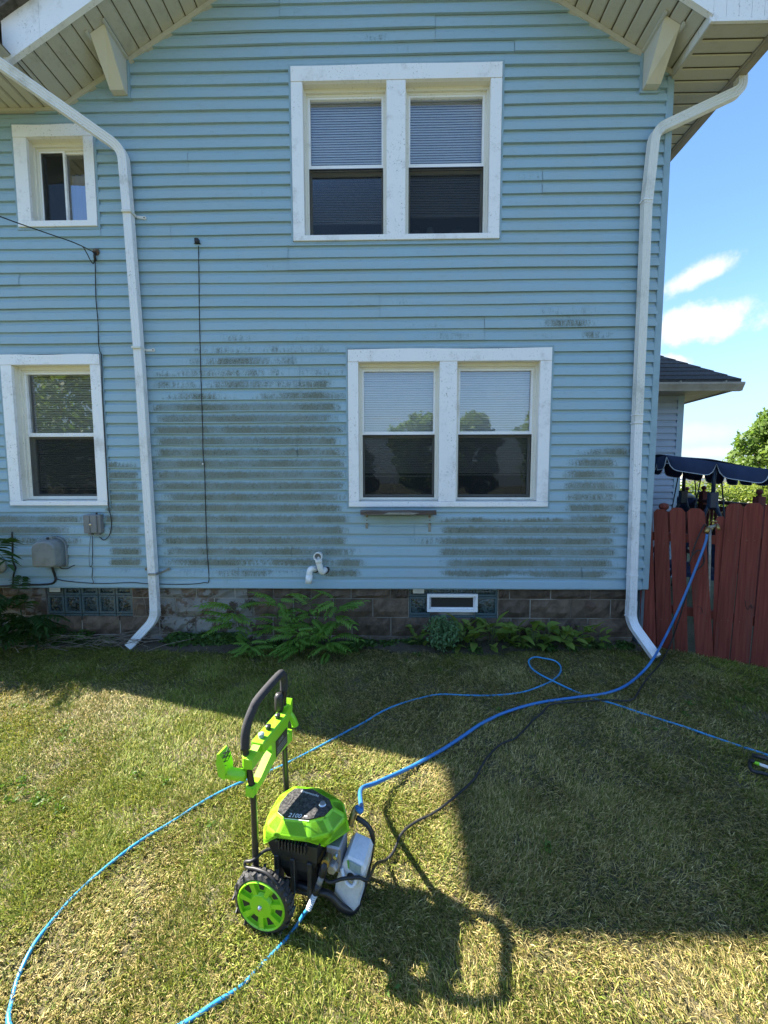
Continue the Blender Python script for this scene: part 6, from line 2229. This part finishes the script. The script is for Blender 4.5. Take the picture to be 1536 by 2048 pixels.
def grass(n_cand, x0, x1, y0, y1, half, seed, wmin=.0016):
    r = np.random.default_rng(seed)
    x = r.uniform(x0, x1, n_cand); y = r.uniform(y0, y1, n_cand)
    z = y + 3.979                              # distance in front of the camera
    keep = np.abs(x) < half * z + 1.25
    bed = -0.17 - .07 * np.sin(x * 2.3) + .04 * np.sin(x * 7.1 + 1)
    keep &= (y < bed + .04) | (x > 2.62) | (r.random(n_cand) < .05)
    keep &= ~((x > 2.66) & (y > .02 - .62 * (x - 2.69)))
    keep &= (np.abs(x) < half * z + .35) | (r.random(n_cand) < .6)
    dens = .30 + .70 * np.clip((fbm(x, y, 7.0, 3) - .30) * 3.2, 0, 1) * (.55 + .45 * np.clip((fbm(x, y, 1.6, 7) - .3) * 4, 0, 1))
    keep &= r.random(n_cand) < dens
    x, y = x[keep], y[keep]
    m = len(x)
    green = np.clip((fbm(x, y, .9, 11) - .46) * 3.6 + .46, 0, 1)
    # worn, sun-dried turf towards the near right; fresher turf on the left and by the fence
    green = np.clip(green + .24 * np.clip((-x - .1) / 1.2, -1.0, 1) * np.clip((y + 3.3) / 1.2, 0, 1) + .22 * np.clip((x - 1.4) / 1.2, 0, 1) - .22 * np.clip((-2.1 - y) / .8, 0, 1), 0, 1)
    green = np.clip(green - .30 * np.clip((y + 1.5) / .9, 0, 1) * np.clip((2.3 - x) / .8, 0, 1), 0, 1)
    straw = r.random(m) > (.30 + .58 * green)
    lean_f = fbm(x, y, 1.7, 21) * 9.0
    az = lean_f + r.normal(0, 1.15, m)
    L = r.uniform(.016, .044, m) * (.8 + .5 * fbm(x, y, 3.0, 31)) * np.where(straw, .95, 1.0)
    tall = r.random(m) < .006
    L = np.where(tall, L * 1.7, L)
    tilt = np.clip(r.normal(.95, .34, m), .12, 1.5)
    tilt = np.where(straw, np.clip(tilt + .22, .2, 1.52), tilt)
    w = r.uniform(wmin, wmin * 2.1, m) * np.where(straw, .85, 1.1)
    hx, hy = np.cos(az), np.sin(az)
    px, py = -hy, hx
    z0 = r.uniform(-.004, .006, m)
    mid_l, st = L * .55, np.sin(tilt * .75)
    ct = np.cos(tilt * .75)
    bx, by = x, y
    mx, my, mz = bx + hx * mid_l * st, by + hy * mid_l * st, z0 + mid_l * ct
    tx = mx + hx * (L - mid_l) * np.sin(tilt * 1.25); ty = my + hy * (L - mid_l) * np.sin(tilt * 1.25); tz = np.maximum(mz + (L - mid_l) * np.cos(np.minimum(tilt * 1.25, 1.75)), .003)
    # a twist so that blades do not all face up
    tw = r.uniform(-.8, .8, m)
    V = np.empty((m, 5, 3), np.float32)
    for k, (cx, cy, cz, ww) in enumerate(((bx, by, z0, w), (bx, by, z0, -w), (mx, my, mz, -w * .85), (mx, my, mz, w * .85))):
        V[:, k, 0] = cx + px * ww * .5; V[:, k, 1] = cy + py * ww * .5; V[:, k, 2] = cz + tw * ww * .5
    V[:, 4, 0], V[:, 4, 1], V[:, 4, 2] = tx, ty, tz
    C = np.empty((m, 4), np.float32)
    t = r.random(m)[:, None]
    g1, g2, g3 = np.array([.095, .150, .018]), np.array([.20, .240, .034]), np.array([.28, .275, .060])
    s1, s2, s3 = np.array([.50, .40, .155]), np.array([.32, .25, .085]), np.array([.64, .55, .26])
    gcol = np.where(t < .5, g1 + (g2 - g1) * t * 2, g2 + (g3 - g2) * (t - .5) * 2)
    scol = np.where(t < .6, s2 + (s1 - s2) * t / .6, s1 + (s3 - s1) * (t - .6) / .4)
    gcol = gcol * (.75 + .5 * green[:, None])
    val = (r.uniform(.62, 1.25, m) * (.80 + .4 * fbm(x, y, 11.0, 41)))[:, None]
    C[:, :3] = np.clip(np.where(straw[:, None], scol, gcol) * val * .88, 0, .8); C[:, 3] = 1
    return V, C


def grass_obj(name, parts, label):
    V = np.concatenate([p[0] for p in parts]); C = np.concatenate([p[1] for p in parts])
    m = len(V)
    me = bpy.data.meshes.new(name)
    me.vertices.add(m * 5); me.vertices.foreach_set('co', V.reshape(-1))
    idx = (np.arange(m, dtype=np.int32) * 5)[:, None] + np.array([0, 1, 2, 3, 3, 2, 4], np.int32)
    me.loops.add(m * 7); me.loops.foreach_set('vertex_index', idx.ravel())
    me.polygons.add(m * 2)
    ls = ((np.arange(m, dtype=np.int32) * 7)[:, None] + np.array([0, 4], np.int32)).ravel()
    me.polygons.foreach_set('loop_start', ls)
    at = me.attributes.new('blade_col', 'FLOAT_COLOR', 'POINT')
    at.data.foreach_set('color', np.repeat(C, 5, 0).ravel())
    me.update(); me.validate()
    me.materials.append(M['blade'])
    o = link(name, me)
    return tag(o, label, 'grass', kind='stuff')


grass_obj('grass', [grass(940000, -3.6, 3.6, -3.75, -1.9, 1.04, 1, .0017), grass(690000, -5.4, 5.4, -1.9, -.03, 1.04, 2, .0021)],
          'short mown lawn grass, green mixed with dry straw')
# broad leaved weeds among the blades
bl = []
for (px, py, k) in ((60, 1595, 9), (30, 1580, 5), (110, 1610, 5), (15, 1430, 3), (1290, 1470, 3), (1100, 1690, 2), (760, 2000, 1), (440, 1660, 2), (300, 1560, 4), (1400, 1420, 3), (1480, 1390, 4), (980, 1440, 3), (840, 1330, 4), (160, 1470, 4)):
    for q in range(k):
        p = G(px + random.uniform(-45, 45), py + random.uniform(-18, 18), 0)
        bl.append((p[0], p[1], .022, random.uniform(.02, .045), random.uniform(.02, .04), .016))
o = leaf_cloud('lawn_weeds', bl, 900, .010, M['weed'], None, flat=.2, seed=12, core=.1)
tag(o, 'small clover and broad leaved weeds scattered through the lawn', 'weeds', kind='stuff')
